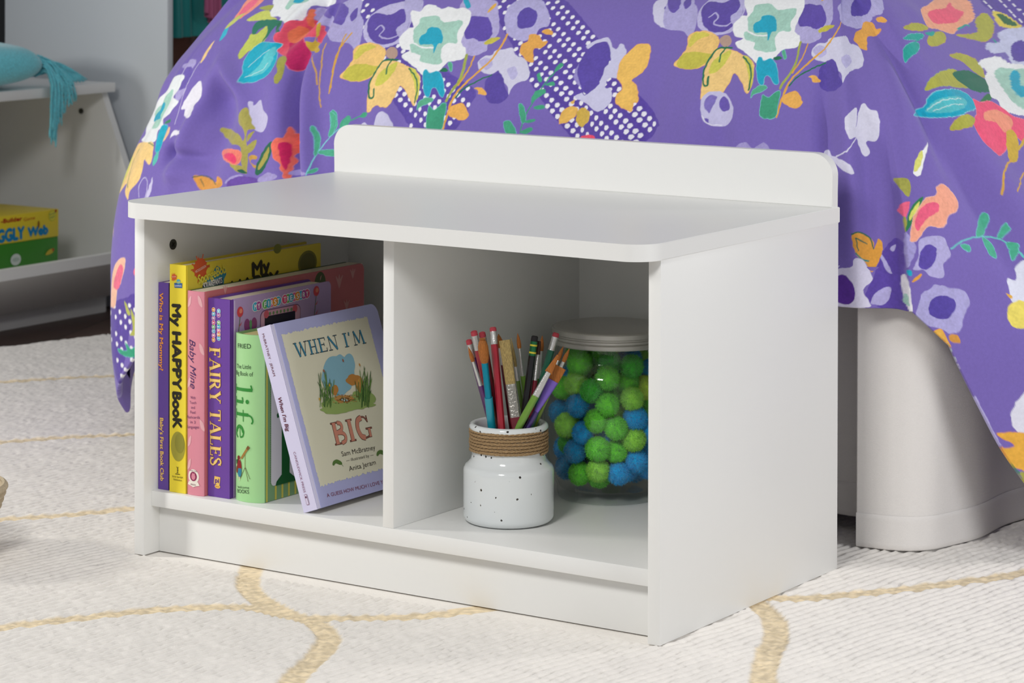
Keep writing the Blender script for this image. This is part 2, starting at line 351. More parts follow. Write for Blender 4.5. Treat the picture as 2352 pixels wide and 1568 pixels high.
# duvet print, in half millimetres of cloth: kind colour width outline points (s w)
PRINT = """
p 5d48a6 0.0 - 3816 954 3909 932 4090 787 4336 558 4352 521 4323 483 4242 457 4138 449 4031 540 3942 634 3735 840 3671 937
p 5f4ca8 0.0 - 3192 896 3370 902 3579 695 3749 606 3756 565 3699 473 3567 474 3483 548 3441 611 3278 761
p b3acdc 0.0 - 3091 812 3097 852 3139 895 3192 896 3218 845 3248 813 3269 765 3279 730 3268 718 3237 738 3164 746
p 6552ab 0.0 - 3102 819 3086 858 3124 877 3155 861 3173 822 3162 800
p 6552ab 0.0 - 3181 838 3194 867 3210 834 3201 816
p c2bce4 0.0 - 3278 761 3256 809 3270 853 3310 882 3373 896 3410 869 3427 819 3430 771 3415 740 3361 727 3311 740
p 5e4ba6 0.0 - 3264 814 3274 847 3334 844 3374 868 3423 814 3404 750 3354 738 3299 761
l b9b2e0 4.9 - 3308 789 3322 805 3341 790 3336 767 3382 760 3409 781 3411 808
p b8b2de 0.0 - 3357 902 3422 904 3440 852 3416 840 3422 808 3424 761 3387 792 3404 829
p b5addc 0.0 - 3571 908 3686 912 3718 878 3750 815 3756 783 3739 752 3742 732 3706 711 3666 724 3649 749
p 604cab 0.0 - 3655 770 3636 800 3629 836 3645 849 3676 847 3700 844 3733 803 3735 773 3710 761 3685 771
p b6b0de 0.0 - 3754 846 3750 879 3759 902 3784 921 3846 918 3874 893 3902 858 3913 825 3888 813 3883 788 3852 768 3820 776 3788 790 3769 820
p 5b4aa8 0.0 - 3812 817 3796 854 3804 881 3822 887 3850 873 3865 845 3860 820 3833 811
p f1f3f4 0.0 - 3419 751 3415 770 3428 797 3443 804 3419 834 3406 862 3436 858 3444 883 3476 884 3512 871 3536 880 3569 873 3594 879 3626 864 3642 826 3641 790 3647 753 3671 735 3679 703 3655 693 3632 687 3617 661 3595 650 3563 654 3557 639 3509 666 3464 690 3451 704 3469 720 3441 726
p a9d3c3 0.0 - 3461 767 3449 793 3456 815 3453 835 3477 843 3511 844 3553 823 3609 833 3621 815 3618 785 3632 753 3601 752 3587 736 3595 710 3611 686 3588 677 3557 679 3523 687 3517 706 3479 715 3462 741 3472 746
l f1f3f4 4.9 - 3472 746 3512 733 3558 735
p 17a8c6 0.0 - 3487 753 3484 772 3498 784 3499 800 3521 805 3551 797 3573 771 3579 751 3565 746 3566 719 3561 719 3550 742 3524 744 3500 743
p 17a8c6 0.0 8fdbe6:2.1 3566 616 3554 653 3566 658 3583 649 3608 656 3632 637 3653 600 3657 578 3644 582 3621 604 3608 598 3606 576 3588 579
p f3c97a 0.0 e8a95a:2.1 3263 624 3274 646 3282 683 3268 718 3286 735 3321 741 3373 728 3393 708 3394 683 3396 651 3367 621 3330 610 3296 613
p c9c14c 0.0 - 3275 622 3281 656 3318 669 3364 664 3391 658 3362 621 3319 610
p d8cc58 0.0 - 3279 697 3284 730 3319 736 3343 727 3311 709 3294 683
p b89a8c 0.0 - 3391 712 3399 729 3423 725 3436 704 3429 688 3409 692
p f5cf86 0.0 e8a95a:2.1 3389 524 3382 570 3381 608 3382 646 3399 683 3448 679 3477 669 3538 642 3553 615 3551 555 3541 547 3517 575 3487 604 3477 570 3459 538 3420 541 3403 523
p d3cf58 0.0 - 3397 609 3400 641 3428 668 3448 679 3451 649 3431 610 3406 599
p d3cf58 0.0 - 3495 660 3524 652 3556 606 3554 560 3529 614
l 1f7350 5.8 - 3445 686 3399 683 3385 650 3378 608 3387 566 3403 564 3399 589
l 1f7350 4.9 - 3426 688 3419 662 3426 638
l 1f7350 4.9 - 3496 658 3529 632 3548 595 3547 555
p d6d4ea 0.0 - 3732 686 3741 711 3769 717 3773 733 3805 740 3828 743 3848 720 3879 712 3903 694 3928 661 3925 641 3897 632 3883 612 3879 593 3864 621 3836 637 3814 666 3793 654 3753 662
p bab4de 0.0 - 3734 691 3749 706 3770 703 3786 683 3767 668
p bdb8e0 0.0 - 3842 671 3863 682 3885 659 3873 639
p 5a48a4 0.0 - 3784 626 3788 644 3807 659 3814 666 3838 647 3862 611 3879 593 3868 576 3845 566 3819 568 3797 589
l a6b052 9.1 - 3682 714 3690 679 3695 640 3689 616 3675 583 3669 566
l e2a83e 5.4 - 3709 710 3710 665 3695 616
l 1f7350 4.9 - 3797 652 3760 633 3717 604 3697 576
l e6ab46 6.6 - 3789 788 3785 750 3772 698 3747 662 3707 608 3691 576 3682 536 3675 485
p 3fa07c 0.0 86d9dc:2.1 3621 481 3612 520 3614 546 3636 538 3657 557 3672 554 3672 514 3668 481
p 57b08a 0.0 86d9dc:2.1 3563 533 3565 556 3594 571 3624 568 3609 555 3575 543
p 57b08a 0.0 86d9dc:1.6 3635 682 3643 687 3657 662 3652 658
p 1f7350 0.0 - 3615 660 3630 668 3644 659 3625 654
p f0b45a 0.0 e59a4c:1.6 3684 546 3702 556 3726 560 3746 539 3753 527 3736 512 3710 516 3684 527
p f0b45a 0.0 - 3751 606 3774 611 3800 595 3797 589 3775 590 3767 601
p c9bf4c 0.0 - 3724 756 3739 774 3768 778 3767 768 3739 752
p e6b44e 0.0 - 3687 863 3691 887 3700 899 3705 888 3696 868
p e9ab52 0.0 e89a50:1.6 3857 732 3853 757 3867 769 3864 790 3892 791 3916 771 3934 770 3927 750 3900 744 3909 719 3918 699 3893 704 3876 717
p e9ab52 0.0 - 3900 805 3914 813 3937 804 3938 793 3912 795
p 17a8c6 0.0 - 3570 913 3593 909 3616 883 3601 879
p cfcdea 0.0 - 4066 761 4088 780 4123 790 4147 764 4163 754 4171 773 4197 746 4195 706 4201 662 4175 657 4172 629 4191 625 4203 591 4187 564 4158 559 4133 575 4082 593 4098 608 4114 602 4148 633 4148 660 4125 670 4150 695 4161 715 4144 748 4124 777 4089 766 4076 751
p 9a90cf 0.0 - 4063 656 4065 705 4076 727 4108 693 4120 622 4095 621
p 5c4aa8 0.0 - 4067 677 4066 715 4076 751 4097 771 4124 775 4147 748 4158 709 4152 690 4153 660 4141 623 4113 606 4095 621 4082 647
p f5c463 0.0 eda060:2.1 4193 686 4192 716 4206 750 4223 771 4257 772 4269 748 4275 709 4267 680 4243 654 4264 638 4279 607 4281 589 4270 588 4270 564 4244 572 4220 586 4215 608 4226 627 4212 649 4200 658
p f0c060 0.0 eda060:1.6 4051 520 4055 549 4072 567 4094 564 4091 542 4074 525 4055 518
p d9b64e 0.0 - 4094 537 4098 559 4117 566 4141 553 4142 532 4121 512 4102 517
p f0c060 0.0 - 4073 579 4082 588 4082 576
l 3f9f78 3.7 - 3937 487 3943 523 3967 581 3987 636 4014 699
p 45a67f 0.0 7fd6dc:1.6 3879 513 3902 518 3925 486 3897 481
p 45a67f 0.0 7fd6dc:1.6 3923 566 3938 562 3952 532 3940 516
p 45a67f 0.0 - 3953 658 3958 667 3974 644 3966 639
p 45a67f 0.0 - 3970 563 3995 569 4002 561 3981 555
p 45a67f 0.0 - 3989 631 4007 641 4017 629 3994 627
p 45a67f 0.0 - 3944 520 3975 529 3979 521 3954 516
p 45a67f 0.0 - 3937 490 3964 504 3975 497 3953 485
p 45a67f 0.0 - 3959 575 3964 607 3989 617 3996 604 3978 590
p 45a67f 0.0 - 3999 679 4009 700 4021 694 4009 675
p cfcce8 0.0 - 3435 481 3435 512 3448 525 3468 517 3493 483 3490 462 3447 460
p cfcce8 0.0 - 3375 477 3384 488 3409 479 3399 466
l dba53f 5.8 - 3247 587 3218 680 3216 733 3226 774
p 45a883 0.0 7fd6dc:2.1 3268 515 3289 513 3302 475 3286 452
l 45a883 3.7 - 3289 443 3313 470 3337 490 3389 517
p 45a883 0.0 - 3313 470 3314 489 3329 505 3334 490
p 45a883 0.0 - 3366 503 3375 516 3391 517 3385 504
p d3d0ea 0.0 - 4236 862 4220 900 4222 930 4282 945 4326 899 4330 829 4303 824 4261 837
p 5a48a4 0.0 - 4256 896 4259 907 4285 897 4280 886
p 5a48a4 0.0 - 4266 874 4286 883 4310 881 4291 871
p 5a48a4 0.0 - 4257 937 4286 938 4303 904 4281 908
p f2506e 0.0 - 4121 486 4152 492 4175 488 4178 473 4126 469
p b3acdc 0.0 - 4259 896 4259 939 4271 987 4314 989 4339 929 4364 895 4378 848 4382 814 4370 803 4344 821 4285 829
p 6552ab 0.0 - 4266 904 4249 946 4263 967 4287 947 4303 906 4293 882
p 6552ab 0.0 - 4309 923 4317 954 4333 918 4325 899
p c2bce4 0.0 - 4384 844 4370 891 4383 938 4416 973 4465 989 4499 955 4515 902 4515 853 4498 823 4449 811 4411 824
p 5e4ba6 0.0 - 4378 896 4387 931 4438 928 4468 954 4511 896 4490 832 4445 821 4403 845
l b9b2e0 4.9 - 4413 871 4427 887 4441 872 4436 850 4472 843 4497 863 4500 889
p b8b2de 0.0 - 4453 994 4509 996 4529 936 4505 925 4510 889 4509 844 4479 873 4494 913
p b5addc 0.0 - 4655 1001 4825 1004 4877 966 4900 895 4892 863 4851 833 4846 813 4790 795 4741 807 4726 830
p 604cab 0.0 - 4739 851 4719 880 4717 919 4739 932 4786 929 4824 926 4863 883 4853 854 4811 843 4778 852
p b6b0de 0.0 - 4933 928 5067 965 5164 991 5312 1016 5455 1010 5430 982 5378 938 5314 903 5243 891 5189 864 5109 847 5056 855 4963 870 4947 900
p 5b4aa8 0.0 - 5101 895 5136 934 5222 966 5286 975 5308 958 5265 925 5203 897 5137 889
p f1f3f4 0.0 - 4503 833 4501 853 4514 879 4530 885 4508 918 4495 948 4525 943 4532 973 4561 974 4595 959 4617 970 4651 961 4680 968 4718 949 4731 908 4723 870 4724 834 4751 817 4753 787 4720 777 4695 771 4675 747 4654 737 4627 741 4621 727 4580 753 4539 775 4528 790 4547 804 4521 809
p a9d3c3 0.0 - 4545 850 4535 875 4543 897 4541 919 4562 927 4594 928 4632 905 4691 915 4704 895 4695 865 4707 834 4673 833 4657 818 4660 794 4673 770 4650 763 4623 765 4594 773 4590 792 4555 801 4543 824 4552 829
l f1f3f4 4.9 - 4552 829 4589 816 4630 817
p 17a8c6 0.0 - 4567 835 4565 855 4579 866 4582 881 4601 886 4627 878 4646 853 4651 832 4637 827 4635 803 4630 803 4622 824 4600 826 4579 825
p 17a8c6 0.0 8fdbe6:2.1 4629 703 4619 741 4630 746 4644 736 4666 743 4687 724 4707 687 4713 665 4698 668 4676 690 4663 686 4663 662 4648 666
p f3c97a 0.0 e8a95a:2.1 4353 711 4366 734 4378 768 4370 803 4388 818 4421 824 4459 811 4476 793 4475 769 4477 739 4451 709 4415 698 4382 700
p c9c14c 0.0 - 4364 709 4372 744 4407 756 4448 751 4473 746 4446 709 4405 697
p d8cc58 0.0 - 4377 784 4385 814 4418 820 4436 810 4407 795 4387 769
p b89a8c 0.0 - 4475 798 4484 812 4503 809 4515 789 4506 774 4489 778
p f5cf86 0.0 e8a95a:2.1 4484 613 4471 658 4466 696 4465 735 4480 769 4522 765 4550 756 4605 731 4619 703 4623 642 4615 634 4593 664 4557 692 4549 657 4532 625 4502 629 4493 611
p d3cf58 0.0 - 4479 697 4480 730 4503 754 4522 765 4522 737 4504 698 4487 688
p d3cf58 0.0 - 4566 748 4594 740 4622 694 4624 647 4599 702
l 1f7350 5.8 - 4520 772 4480 769 4467 739 4463 696 4477 654 4489 652 4483 678
l 1f7350 4.9 - 4503 774 4495 750 4499 726
l 1f7350 4.9 - 4567 746 4598 720 4616 684 4620 642
p d6d4ea 0.0 - 4816 770 4836 795 4880 800 4893 814 4950 821 5024 822 5041 802 5081 792 5095 774 5091 743 5069 724 5023 715 4984 696 4967 678 4961 705 4930 721 4913 750 4879 739 4834 748
p bab4de 0.0 - 4821 775 4845 790 4873 786 4884 766 4852 752
p bdb8e0 0.0 - 4962 755 5017 765 5032 742 4986 724
p 5a48a4 0.0 - 4859 711 4869 729 4900 744 4913 750 4938 732 4952 696 4967 678 4945 659 4915 649 4884 651 4864 674
l a6b052 9.1 - 4759 797 4760 763 4759 727 4749 702 4731 670 4725 652
l e2a83e 5.4 - 4792 794 4782 750 4755 702
l 1f7350 4.9 - 4884 736 4832 718 4781 690 4755 662
l e6ab46 6.6 - 4963 867 4922 830 4874 781 4827 748 4768 694 4749 662 4739 621 4731 571
p 3fa07c 0.0 86d9dc:2.1 4679 568 4671 606 4672 631 4693 623 4713 642 4729 639 4729 599 4724 568
p 57b08a 0.0 86d9dc:2.1 4633 621 4633 642 4653 658 4679 654 4666 640 4641 630
p 57b08a 0.0 86d9dc:1.6 4696 767 4706 771 4718 748 4711 744
p 1f7350 0.0 - 4672 747 4689 753 4703 745 4682 740
p f0b45a 0.0 e59a4c:1.6 4742 630 4761 641 4787 645 4807 624 4814 612 4796 597 4770 601 4741 613
p f0b45a 0.0 - 4818 691 4844 696 4869 680 4864 674 4841 676 4833 688
p c9bf4c 0.0 - 4830 837 4860 855 4911 859 4902 849 4851 833
p e6b44e 0.0 - 4809 947 4824 976 4849 991 4852 977 4826 953
p e9ab52 0.0 e89a50:1.6 5070 811 5095 835 5132 846 5157 867 5211 867 5218 847 5243 847 5202 825 5148 821 5130 798 5119 779 5093 785 5084 798
p e9ab52 0.0 - 5248 883 5290 891 5312 881 5291 870 5249 871
p c9c5e6 0.0 - 4489 583 4487 617 4509 634 4547 628 4580 596 4587 565 4569 539 4532 536 4505 549
p 8072bd 0.0 - 4495 598 4503 621 4526 618 4522 593 4514 570
p 6a58b0 0.0 - 4537 608 4549 619 4573 591 4557 576 4542 585
p 6a58b0 0.0 - 4504 554 4517 554 4517 539
l eceaf6 2.7 - 4498 562 4519 541 4553 539
p dedcee 0.0 - 4972 557 4978 582 5026 605 5015 553 5035 599 5057 618 5077 600 5098 596 5101 558 5087 519 5051 515 5063 488 5041 478 5024 506 5013 528 4989 524
l dedcee 3.1 - 5013 525 4981 495 4942 474
p dedcee 0.0 - 4896 479 4913 490 4925 474 4948 472 4986 458 5000 435 4965 440 4939 457
p a79cd3 0.0 - 4611 479 4627 496 4648 495 4662 480
p a79cd3 0.0 - 4670 482 4699 500 4720 481
p 5d48a6 0.0 - 6050 942 6359 927 6238 839 6071 830 6028 867
p f7ae8c 0.0 f9c8a8:1.8 5597 903 5680 926 5802 948 5953 933 5931 900 5893 867 5794 844 5742 840 5691 823 5659 825 5604 840 5549 854
p f2637f 0.0 - 5632 896 5688 907 5755 909 5830 928 5820 906 5858 889 5804 871 5747 857 5676 857 5612 862
p b3b34c 0.0 d89a5a:1.3 5386 853 5495 867 5548 851 5517 841 5425 843
p b3b34c 0.0 d89a5a:1.3 5470 798 5519 822 5604 833 5622 820 5585 799 5504 789
p b3b34c 0.0 d89a5a:1.3 5695 817 5835 819 5883 857 5977 881 5986 846 5925 809 5836 787 5775 798
p 2aa79c 0.0 86d9dc:1.8 5333 817 5405 831 5486 829 5432 812
p 2aa79c 0.0 86d9dc:1.8 5277 743 5300 782 5348 802 5418 802 5383 780 5319 761
l 2aa79c 3.6 - 5477 823 5382 801
p 2aa79c 0.0 - 5502 832 5570 834 5528 820
l 2aa79c 5.4 - 5725 834 5810 846 5825 819
l 2aa79c 3.6 - 5896 799 5903 774
p e5d25a 0.0 - 6030 883 6090 875 6131 844 6133 820 6020 826 6005 850
p 2f6d46 0.0 - 6042 872 6087 867 6121 830 6045 836
p b3b34c 0.0 d89a5a:1.3 5557 756 5632 760 5704 740 5711 707 5685 677 5647 701 5617 733
p b3b34c 0.0 8fb0a0:1.3 5309 655 5361 695 5453 712 5537 711 5576 665 5511 656 5388 669
p 1f6f58 0.0 - 5500 701 5600 707 5666 684 5672 659 5625 638 5555 642 5521 662
p 2f7a4a 0.0 - 5532 618 5609 634 5612 620 5551 613
p ccd0ee 0.0 - 5816 770 5851 782 5926 782 5956 806 6023 820 6092 820 6188 808 6025 700 5899 708 5905 745 5831 749
p 5c4aa8 0.0 - 5974 761 6025 777 6081 775 6015 717 5928 717 5936 738
p 7f74bd 0.0 - 5867 747 5905 745 5885 719 5866 725
p f2f4f5 0.0 - 5707 722 5780 736 5852 736 5878 714 5972 702 6002 663 5797 571 5707 565 5650 575 5614 587 5628 613 5609 624 5654 655 5685 677 5728 695
p a9d3c3 0.0 - 5786 698 5843 700 5890 693 5970 681 5770 585 5706 599 5718 635 5743 665
p 17a8c6 0.0 - 5829 674 5876 690 5894 680 5838 648 5847 638 5799 613 5768 618 5782 642
p 17abc8 0.0 9fe2ec:2.7 5216 588 5281 604 5312 637 5361 655 5447 655 5494 635 5483 600 5423 594 5381 584 5325 579 5283 579
p 57c3cc 0.0 - 5286 595 5321 622 5369 636 5442 634 5451 614 5371 595 5324 591
l d9f0ee 2.2 - 5293 599 5353 627 5434 630
l d9f0ee 1.8 - 5311 596 5370 613 5429 614
p f3577d 0.0 f6a0b4:1.8 5502 623 5526 614 5580 614 5620 592 5647 566 5722 544 5643 489 5601 510 5586 527 5555 526 5524 489 5473 475 5447 495 5425 520 5423 563 5474 590
p f59c80 0.0 - 5515 587 5577 589 5625 564 5600 540 5550 530 5537 557 5490 568
p b3b34c 0.0 d89a5a:1.3 5342 547 5366 573 5407 586 5439 575 5411 555 5366 547
p d2b040 0.0 - 5555 526 5588 536 5599 523 5587 498 5543 458 5510 456 5524 485
l d9a948 5.4 - 5519 460 5466 443 5438 425 5413 379
l d2b040 7.2 - 5662 519 5566 482
l d9a948 4.0 - 5583 439 5520 418 5454 385
p f4f4f4 0.0 - 5171 437 5184 465 5197 476 5215 496 5250 516 5222 484 5191 436
p e2e07a 0.0 - 5174 444 5185 469 5212 496 5214 484 5189 448
p b0a8d8 0.0 - 3008 846 3024 859 3082 823 3169 798 3205 787 3210 754 3178 744 3142 761 3084 795 3015 811
p 6a58b0 0.0 - 3065 861 3103 883 3158 864 3168 822 3101 823
p f79a86 0.0 - 2689 812 2684 842 2675 887 2761 889 2757 852 2739 823 2720 808
p f2718e 0.0 - 2696 827 2699 877 2736 889 2738 852 2718 828
p cdd46a 0.0 - 2766 804 2777 824 2799 841 2831 843 2863 824 2896 813 2835 807
p a8ae55 0.0 - 2777 853 2801 864 2842 863 2860 850 2818 845
p c5cf5f 0.0 9a9a4a:1.4 2840 671 2826 694 2826 735 2824 756 2848 757 2865 782 2881 787 2903 752 2900 719 2894 701 2865 695 2853 671
p 2c7a62 0.0 - 2828 756 2811 786 2821 805 2885 813 2928 805 2911 788 2907 772 2905 752 2896 723 2893 761 2873 787 2847 775 2842 757
p f0f3f5 0.0 - 2842 836 2835 858 2821 896 3039 902 3075 877 3029 864 3008 869 3000 855 2999 811 2996 807 2990 815 2982 807 2973 803 2918 809 2900 824 2864 822
p a9d3c3 0.0 - 2891 867 2895 893 2979 895 2973 880 2920 872 2915 850 2896 856
p 17a8c6 0.0 - 2911 882 2912 893 2955 895 2952 880 2921 878
p 1f6f50 0.0 - 2929 772 2914 795 2929 800 2968 770
p e0526a 0.0 ef7f96:1.8 2951 760 2968 770 2971 784 2969 802 2983 812 2998 811 3002 842 3008 853 3011 835 3011 811 3074 795 3084 790 3095 772 3135 737 3096 735 3082 753 3050 753 3044 748 3077 715 3096 689 3090 671 3095 644 3088 633 3074 637 3055 652 3034 679 2989 695 2979 712 2983 727 2969 732
p c01f60 0.0 - 3027 693 2996 727 3020 732 3031 751 3078 712 3096 689 3095 644 3085 636 3071 639 3052 657
p e57a55 0.0 - 2984 765 2992 783 2999 790 3031 751 3020 732 2994 732
p e57a55 0.0 - 3001 848 3010 851 3010 816 3017 796 3051 780 3007 792
p c9a93a 0.0 - 3064 794 3070 804 3082 767 3088 739 3142 715 3142 702 3092 703 3066 725 3058 739 3073 735 3082 744
p 14aec9 0.0 9fe2ec:2.1 2903 594 2896 621 2877 646 2870 677 2878 708 2902 729 2954 730 2981 727 2984 715 2980 700 3001 664 3007 630 2975 602 2934 590
p 5fc8d0 0.0 - 2919 612 2942 643 2951 690 2972 717 2981 682 2985 645 2965 619
l d9f0ee 1.8 - 2913 606 2963 632 2972 658
l d9f0ee 1.8 - 2904 640 2928 676 2959 704
p a2a04a 0.0 6f6a88:1.1 3048 597 3038 614 3038 632 3007 665 3008 683 3037 679 3053 645 3061 624 3063 598 3054 593
l d6a544 5.3 - 3207 768 3213 718 3228 654 3241 605 3246 570
l d6a544 3.6 - 3154 734 3160 707 3190 637 3210 580 3232 528
l d6a544 3.6 - 3105 703 3130 687 3166 652 3187 620 3198 595
p c9c4e4 0.0 - 2968 530 2980 531 2986 522 3006 538 3028 511 3056 497 3063 473 3052 447 3034 446 3015 457 2990 494
p a8a052 0.0 - 2951 493 2967 516 2982 505 3008 471 3023 453 3003 449 2995 415 3008 378 3024 322 3007 325 2995 347 2974 396 2932 401 2861 413 2844 428 2831 436 2835 445 2862 442 2950 433 2980 414 2982 452 2931 470
p a8a052 0.0 - 2998 397 3016 413 3036 422 3032 403 3019 383 2998 379
p a8a052 0.0 - 3003 433 3024 447 3017 429 2997 411
p a8a052 0.0 - 2948 346 2993 340 3024 322 2989 322
p 1f5f4a 0.0 - 2987 328 3006 329 3025 321 3000 320
p f0806e 0.0 f2a090:1.4 2871 368 2878 380 2942 387 2981 382 2990 361 2981 344 2950 346 2902 355
p e83e6c 0.0 - 2890 365 2943 375 2971 364 2972 346 2948 351
p c79a4a 0.0 - 3015 367 3027 374 3046 371 3043 363 3026 359 3028 351 3050 343 3049 335 3022 354
p 24664e 0.0 - 3054 320 3050 343 3062 381 3096 421 3102 388 3089 345 3070 317
p a99f4c 0.0 - 3060 332 3063 357 3090 403 3092 376 3073 340
p f0705e 0.0 f39a88:1.4 3099 411 3107 430 3122 433 3120 457 3123 462 3133 444 3139 441 3213 424 3156 384 3167 360 3165 344 3172 315 3157 317 3153 330 3141 340 3137 355 3112 373
p d0205e 0.0 - 3118 412 3132 417 3145 399 3153 365 3157 337 3140 355 3132 377
l 7fd6dc 3.2 - 3255 329 3259 363 3265 400 3285 438 3310 466 3336 486
p 4fae8b 0.0 7fd6dc:1.8 3227 468 3235 467 3258 433 3264 392 3258 388 3245 429
p 4fae8b 0.0 7fd6dc:1.8 3265 513 3282 511 3294 492 3294 454 3280 445 3277 487
p 4fae8b 0.0 7fd6dc:1.8 3268 400 3309 405 3318 386 3272 391
p 4fae8b 0.0 7fd6dc:1.4 3259 341 3271 349 3278 346 3271 337 3257 333
p 4fae8b 0.0 - 3317 470 3325 501 3337 505 3340 486 3325 467
p a79cd3 0.0 - 2950 288 2970 308 3011 314 3002 298 2968 286
p 6a4aa6 0.0 - 2975 275 2961 289 2981 304 3027 311 3069 305 3073 292
p a79cd3 0.0 - 3069 305 3102 327 3140 318 3118 304 3081 296
p a79cd3 0.0 - 3172 322 3174 337 3247 337 3244 328
p dd9a48 0.0 - 2807 296 2830 301 2870 292 2904 285 2901 302 2929 297 2941 281 2920 267 2870 259 2834 264
l 1d5a4a 2.5 - 2807 295 2839 301 2885 289 2907 279
l 1d5a4a 2.1 - 2831 290 2853 269
p b0a6da 0.0 - 2520 619 2513 640 2629 658 2662 650 2665 625 2655 597
p 6e5cb2 0.0 - 2629 580 2624 627 2665 625 2681 589 2658 548
p b0a6da 0.0 - 2625 547 2653 556 2678 561 2666 533 2646 515
p eef2f4 0.0 - 2390 437 2392 492 2451 538 2517 596 2636 601 2641 576 2638 555 2614 530 2657 520 2640 497 2624 476 2592 461 2618 440 2591 426 2604 394 2542 382 2438 382 2442 403
p a9d3c3 0.0 - 2422 475 2522 530 2544 552 2569 512 2566 472 2572 437 2513 429
p 17a8c6 0.0 - 2454 444 2448 473 2520 509 2545 501 2543 471 2548 459
p eceaf4 0.0 - 2695 542 2707 567 2724 586 2746 564 2750 532 2740 510 2747 498 2750 473 2705 476 2699 495 2679 499
l e2def0 1.8 - 2681 650 2676 566 2670 506 2670 449
p 1badc8 0.0 8fdbe6:1.4 2621 368 2603 435 2639 442 2643 412 2642 365
p 5cc3b4 0.0 - 2631 318 2625 345 2640 365 2645 333
p 3f8a60 0.0 - 2617 450 2639 464 2646 455 2629 447
p f7d28a 0.0 - 2417 216 2395 274 2394 323 2425 372 2537 385 2583 389 2606 375 2618 325 2596 326 2574 333 2583 295 2574 264 2535 237 2529 209 2498 230 2485 252
p e3dd6c 0.0 - 2417 216 2395 274 2394 323 2423 329 2442 270 2416 230
l 2f7d5a 4.3 - 2458 356 2452 315 2479 274 2512 243
l 2f7d5a 3.2 - 2553 385 2606 379
p f3c79a 0.0 - 2644 392 2648 437 2658 433 2657 413
p eceaf4 0.0 - 2671 406 2680 430 2746 425 2684 414
l cfc9ea 2.8 - 2600 222 2586 256 2604 280 2624 270 2632 240 2627 217
p cfc9ea 0.0 - 2636 248 2644 286 2651 242 2633 216
p f3cf90 0.0 - 2684 651 2673 693 2675 725 2682 714 2692 669 2692 649
p 35bcd6 0.0 - 2706 725 2685 769 2694 783 2715 751
p c8cf72 0.0 - 2683 771 2689 807 2727 833 2720 808 2703 783
p 5b46a2 0.0 - 2458 -111 2514 -97 2576 -80 2626 -80 2534 -318 2508 -344 2464 -264
p f9c3a6 0.0 f6d6c2:1.9 2458 -114 2471 -46 2504 10 2539 34 2562 34 2562 6 2546 -41 2532 -48 2514 -110 2477 -119
p f0728e 0.0 - 2494 -53 2515 -15 2533 13 2553 10 2553 -20 2533 -59
p f0728e 0.0 - 2612 0 2620 17 2628 12 2627 -12
p b9bd5e 0.0 - 2571 -88 2589 -103 2600 -127 2584 -124
p b9bd5e 0.0 - 2601 -108 2622 -140 2617 -182 2592 -190 2608 -162
p 35a37e 0.0 7fd6dc:1.9 2527 -237 2568 -240 2563 -213 2587 -229 2610 -224 2599 -251 2566 -256 2530 -249
p c3bfe6 0.0 - 2508 -344 2528 -324 2463 -390 2463 -390
p 6f5db4 0.0 - 2493 -359 2501 -351 2463 -390
p f3d28a 0.0 - 2436 110 2434 120 2462 87
p 5e48a6 0.0 - 5046 165 5073 226 5100 264 5121 263 5120 170 5126 98 5068 98 5027 127
p a79fd8 0.0 - 5124 288 5137 277 5147 252 5132 216 5123 208
p b7b0e0 0.0 - 5070 226 5079 226 5100 184 5085 191
p b7b0e0 0.0 - 5097 245 5111 257 5105 239
p b7b0e0 0.0 - 5042 109 5062 141 5095 147 5082 109
p a9a850 0.0 - 5118 424 5147 427 5157 408 5145 379 5128 397
p f46a8c 0.0 - 5119 348 5129 365 5146 366 5131 329 5121 337
p a9a850 0.0 - 5125 294 5125 329 5131 326 5131 301
p 2f7f52 0.0 - 5127 294 5139 339 5163 369 5185 379 5165 344 5140 308
p dfe070 0.0 - 5137 320 5147 344 5172 369 5158 339
p f9ac90 0.0 f6c8c0:2.1 5136 270 5144 314 5166 351 5192 375 5223 381 5234 403 5258 408 5282 390 5295 364 5278 341 5249 330 5226 303 5185 305 5156 277
p f26486 0.0 - 5150 308 5165 344 5196 364 5225 362 5221 343 5189 326 5166 308 5155 295
l 6ccfc9 3.5 - 5239 249 5278 267 5329 273 5375 267 5401 254 5428 213
p 4fb392 0.0 7fd6dc:2.1 5322 276 5346 306 5376 330 5377 310 5349 278
p 4fb392 0.0 7fd6dc:2.1 5384 269 5398 294 5407 306 5407 286 5393 267
p 4fb392 0.0 7fd6dc:2.1 5340 269 5363 255 5365 221 5349 226
p 4fb392 0.0 7fd6dc:2.1 5269 258 5293 253 5291 240 5271 248
p 4fb392 0.0 7fd6dc:2.1 5399 255 5414 254 5415 235 5403 210 5401 235
p b7b0e0 0.0 - 5155 270 5188 282 5222 278 5232 250 5236 231 5215 214 5212 180 5179 182 5162 198 5138 200 5152 234
p 5e4cab 0.0 - 5159 246 5179 261 5198 251 5192 220 5168 199 5151 210
p e6a444 0.0 - 4990 280 5024 282 5054 262 5056 243 5069 269 5079 251 5073 226 5047 186 5030 208 5000 230
l 1c6a5a 3.5 - 4989 281 5013 284 5045 269 5054 243
l 1c6a5a 2.8 - 5001 270 5007 238
l 1c6a5a 2.8 - 5002 270 5036 254
l 1a8a86 3.5 - 5000 233 5018 217 5038 213
p ddd9ee 0.0 - 4948 185 4988 198 4994 217 5018 217 5037 195 5046 165 5020 141 5042 103 5014 98 4952 99 4948 130
p 5b2f98 0.0 - 4944 166 4973 175 4997 140 4987 108 4945 111
p ece9ef 0.0 - 5117 174 5122 186 5128 148 5133 97 5125 98 5118 132
p a9d3c3 0.0 - 5118 136 5123 138 5127 111 5120 115
p 17a8c6 0.0 - 5124 197 5134 198 5133 184 5126 185
p e6a444 0.0 - 5132 170 5152 190 5157 186 5139 170
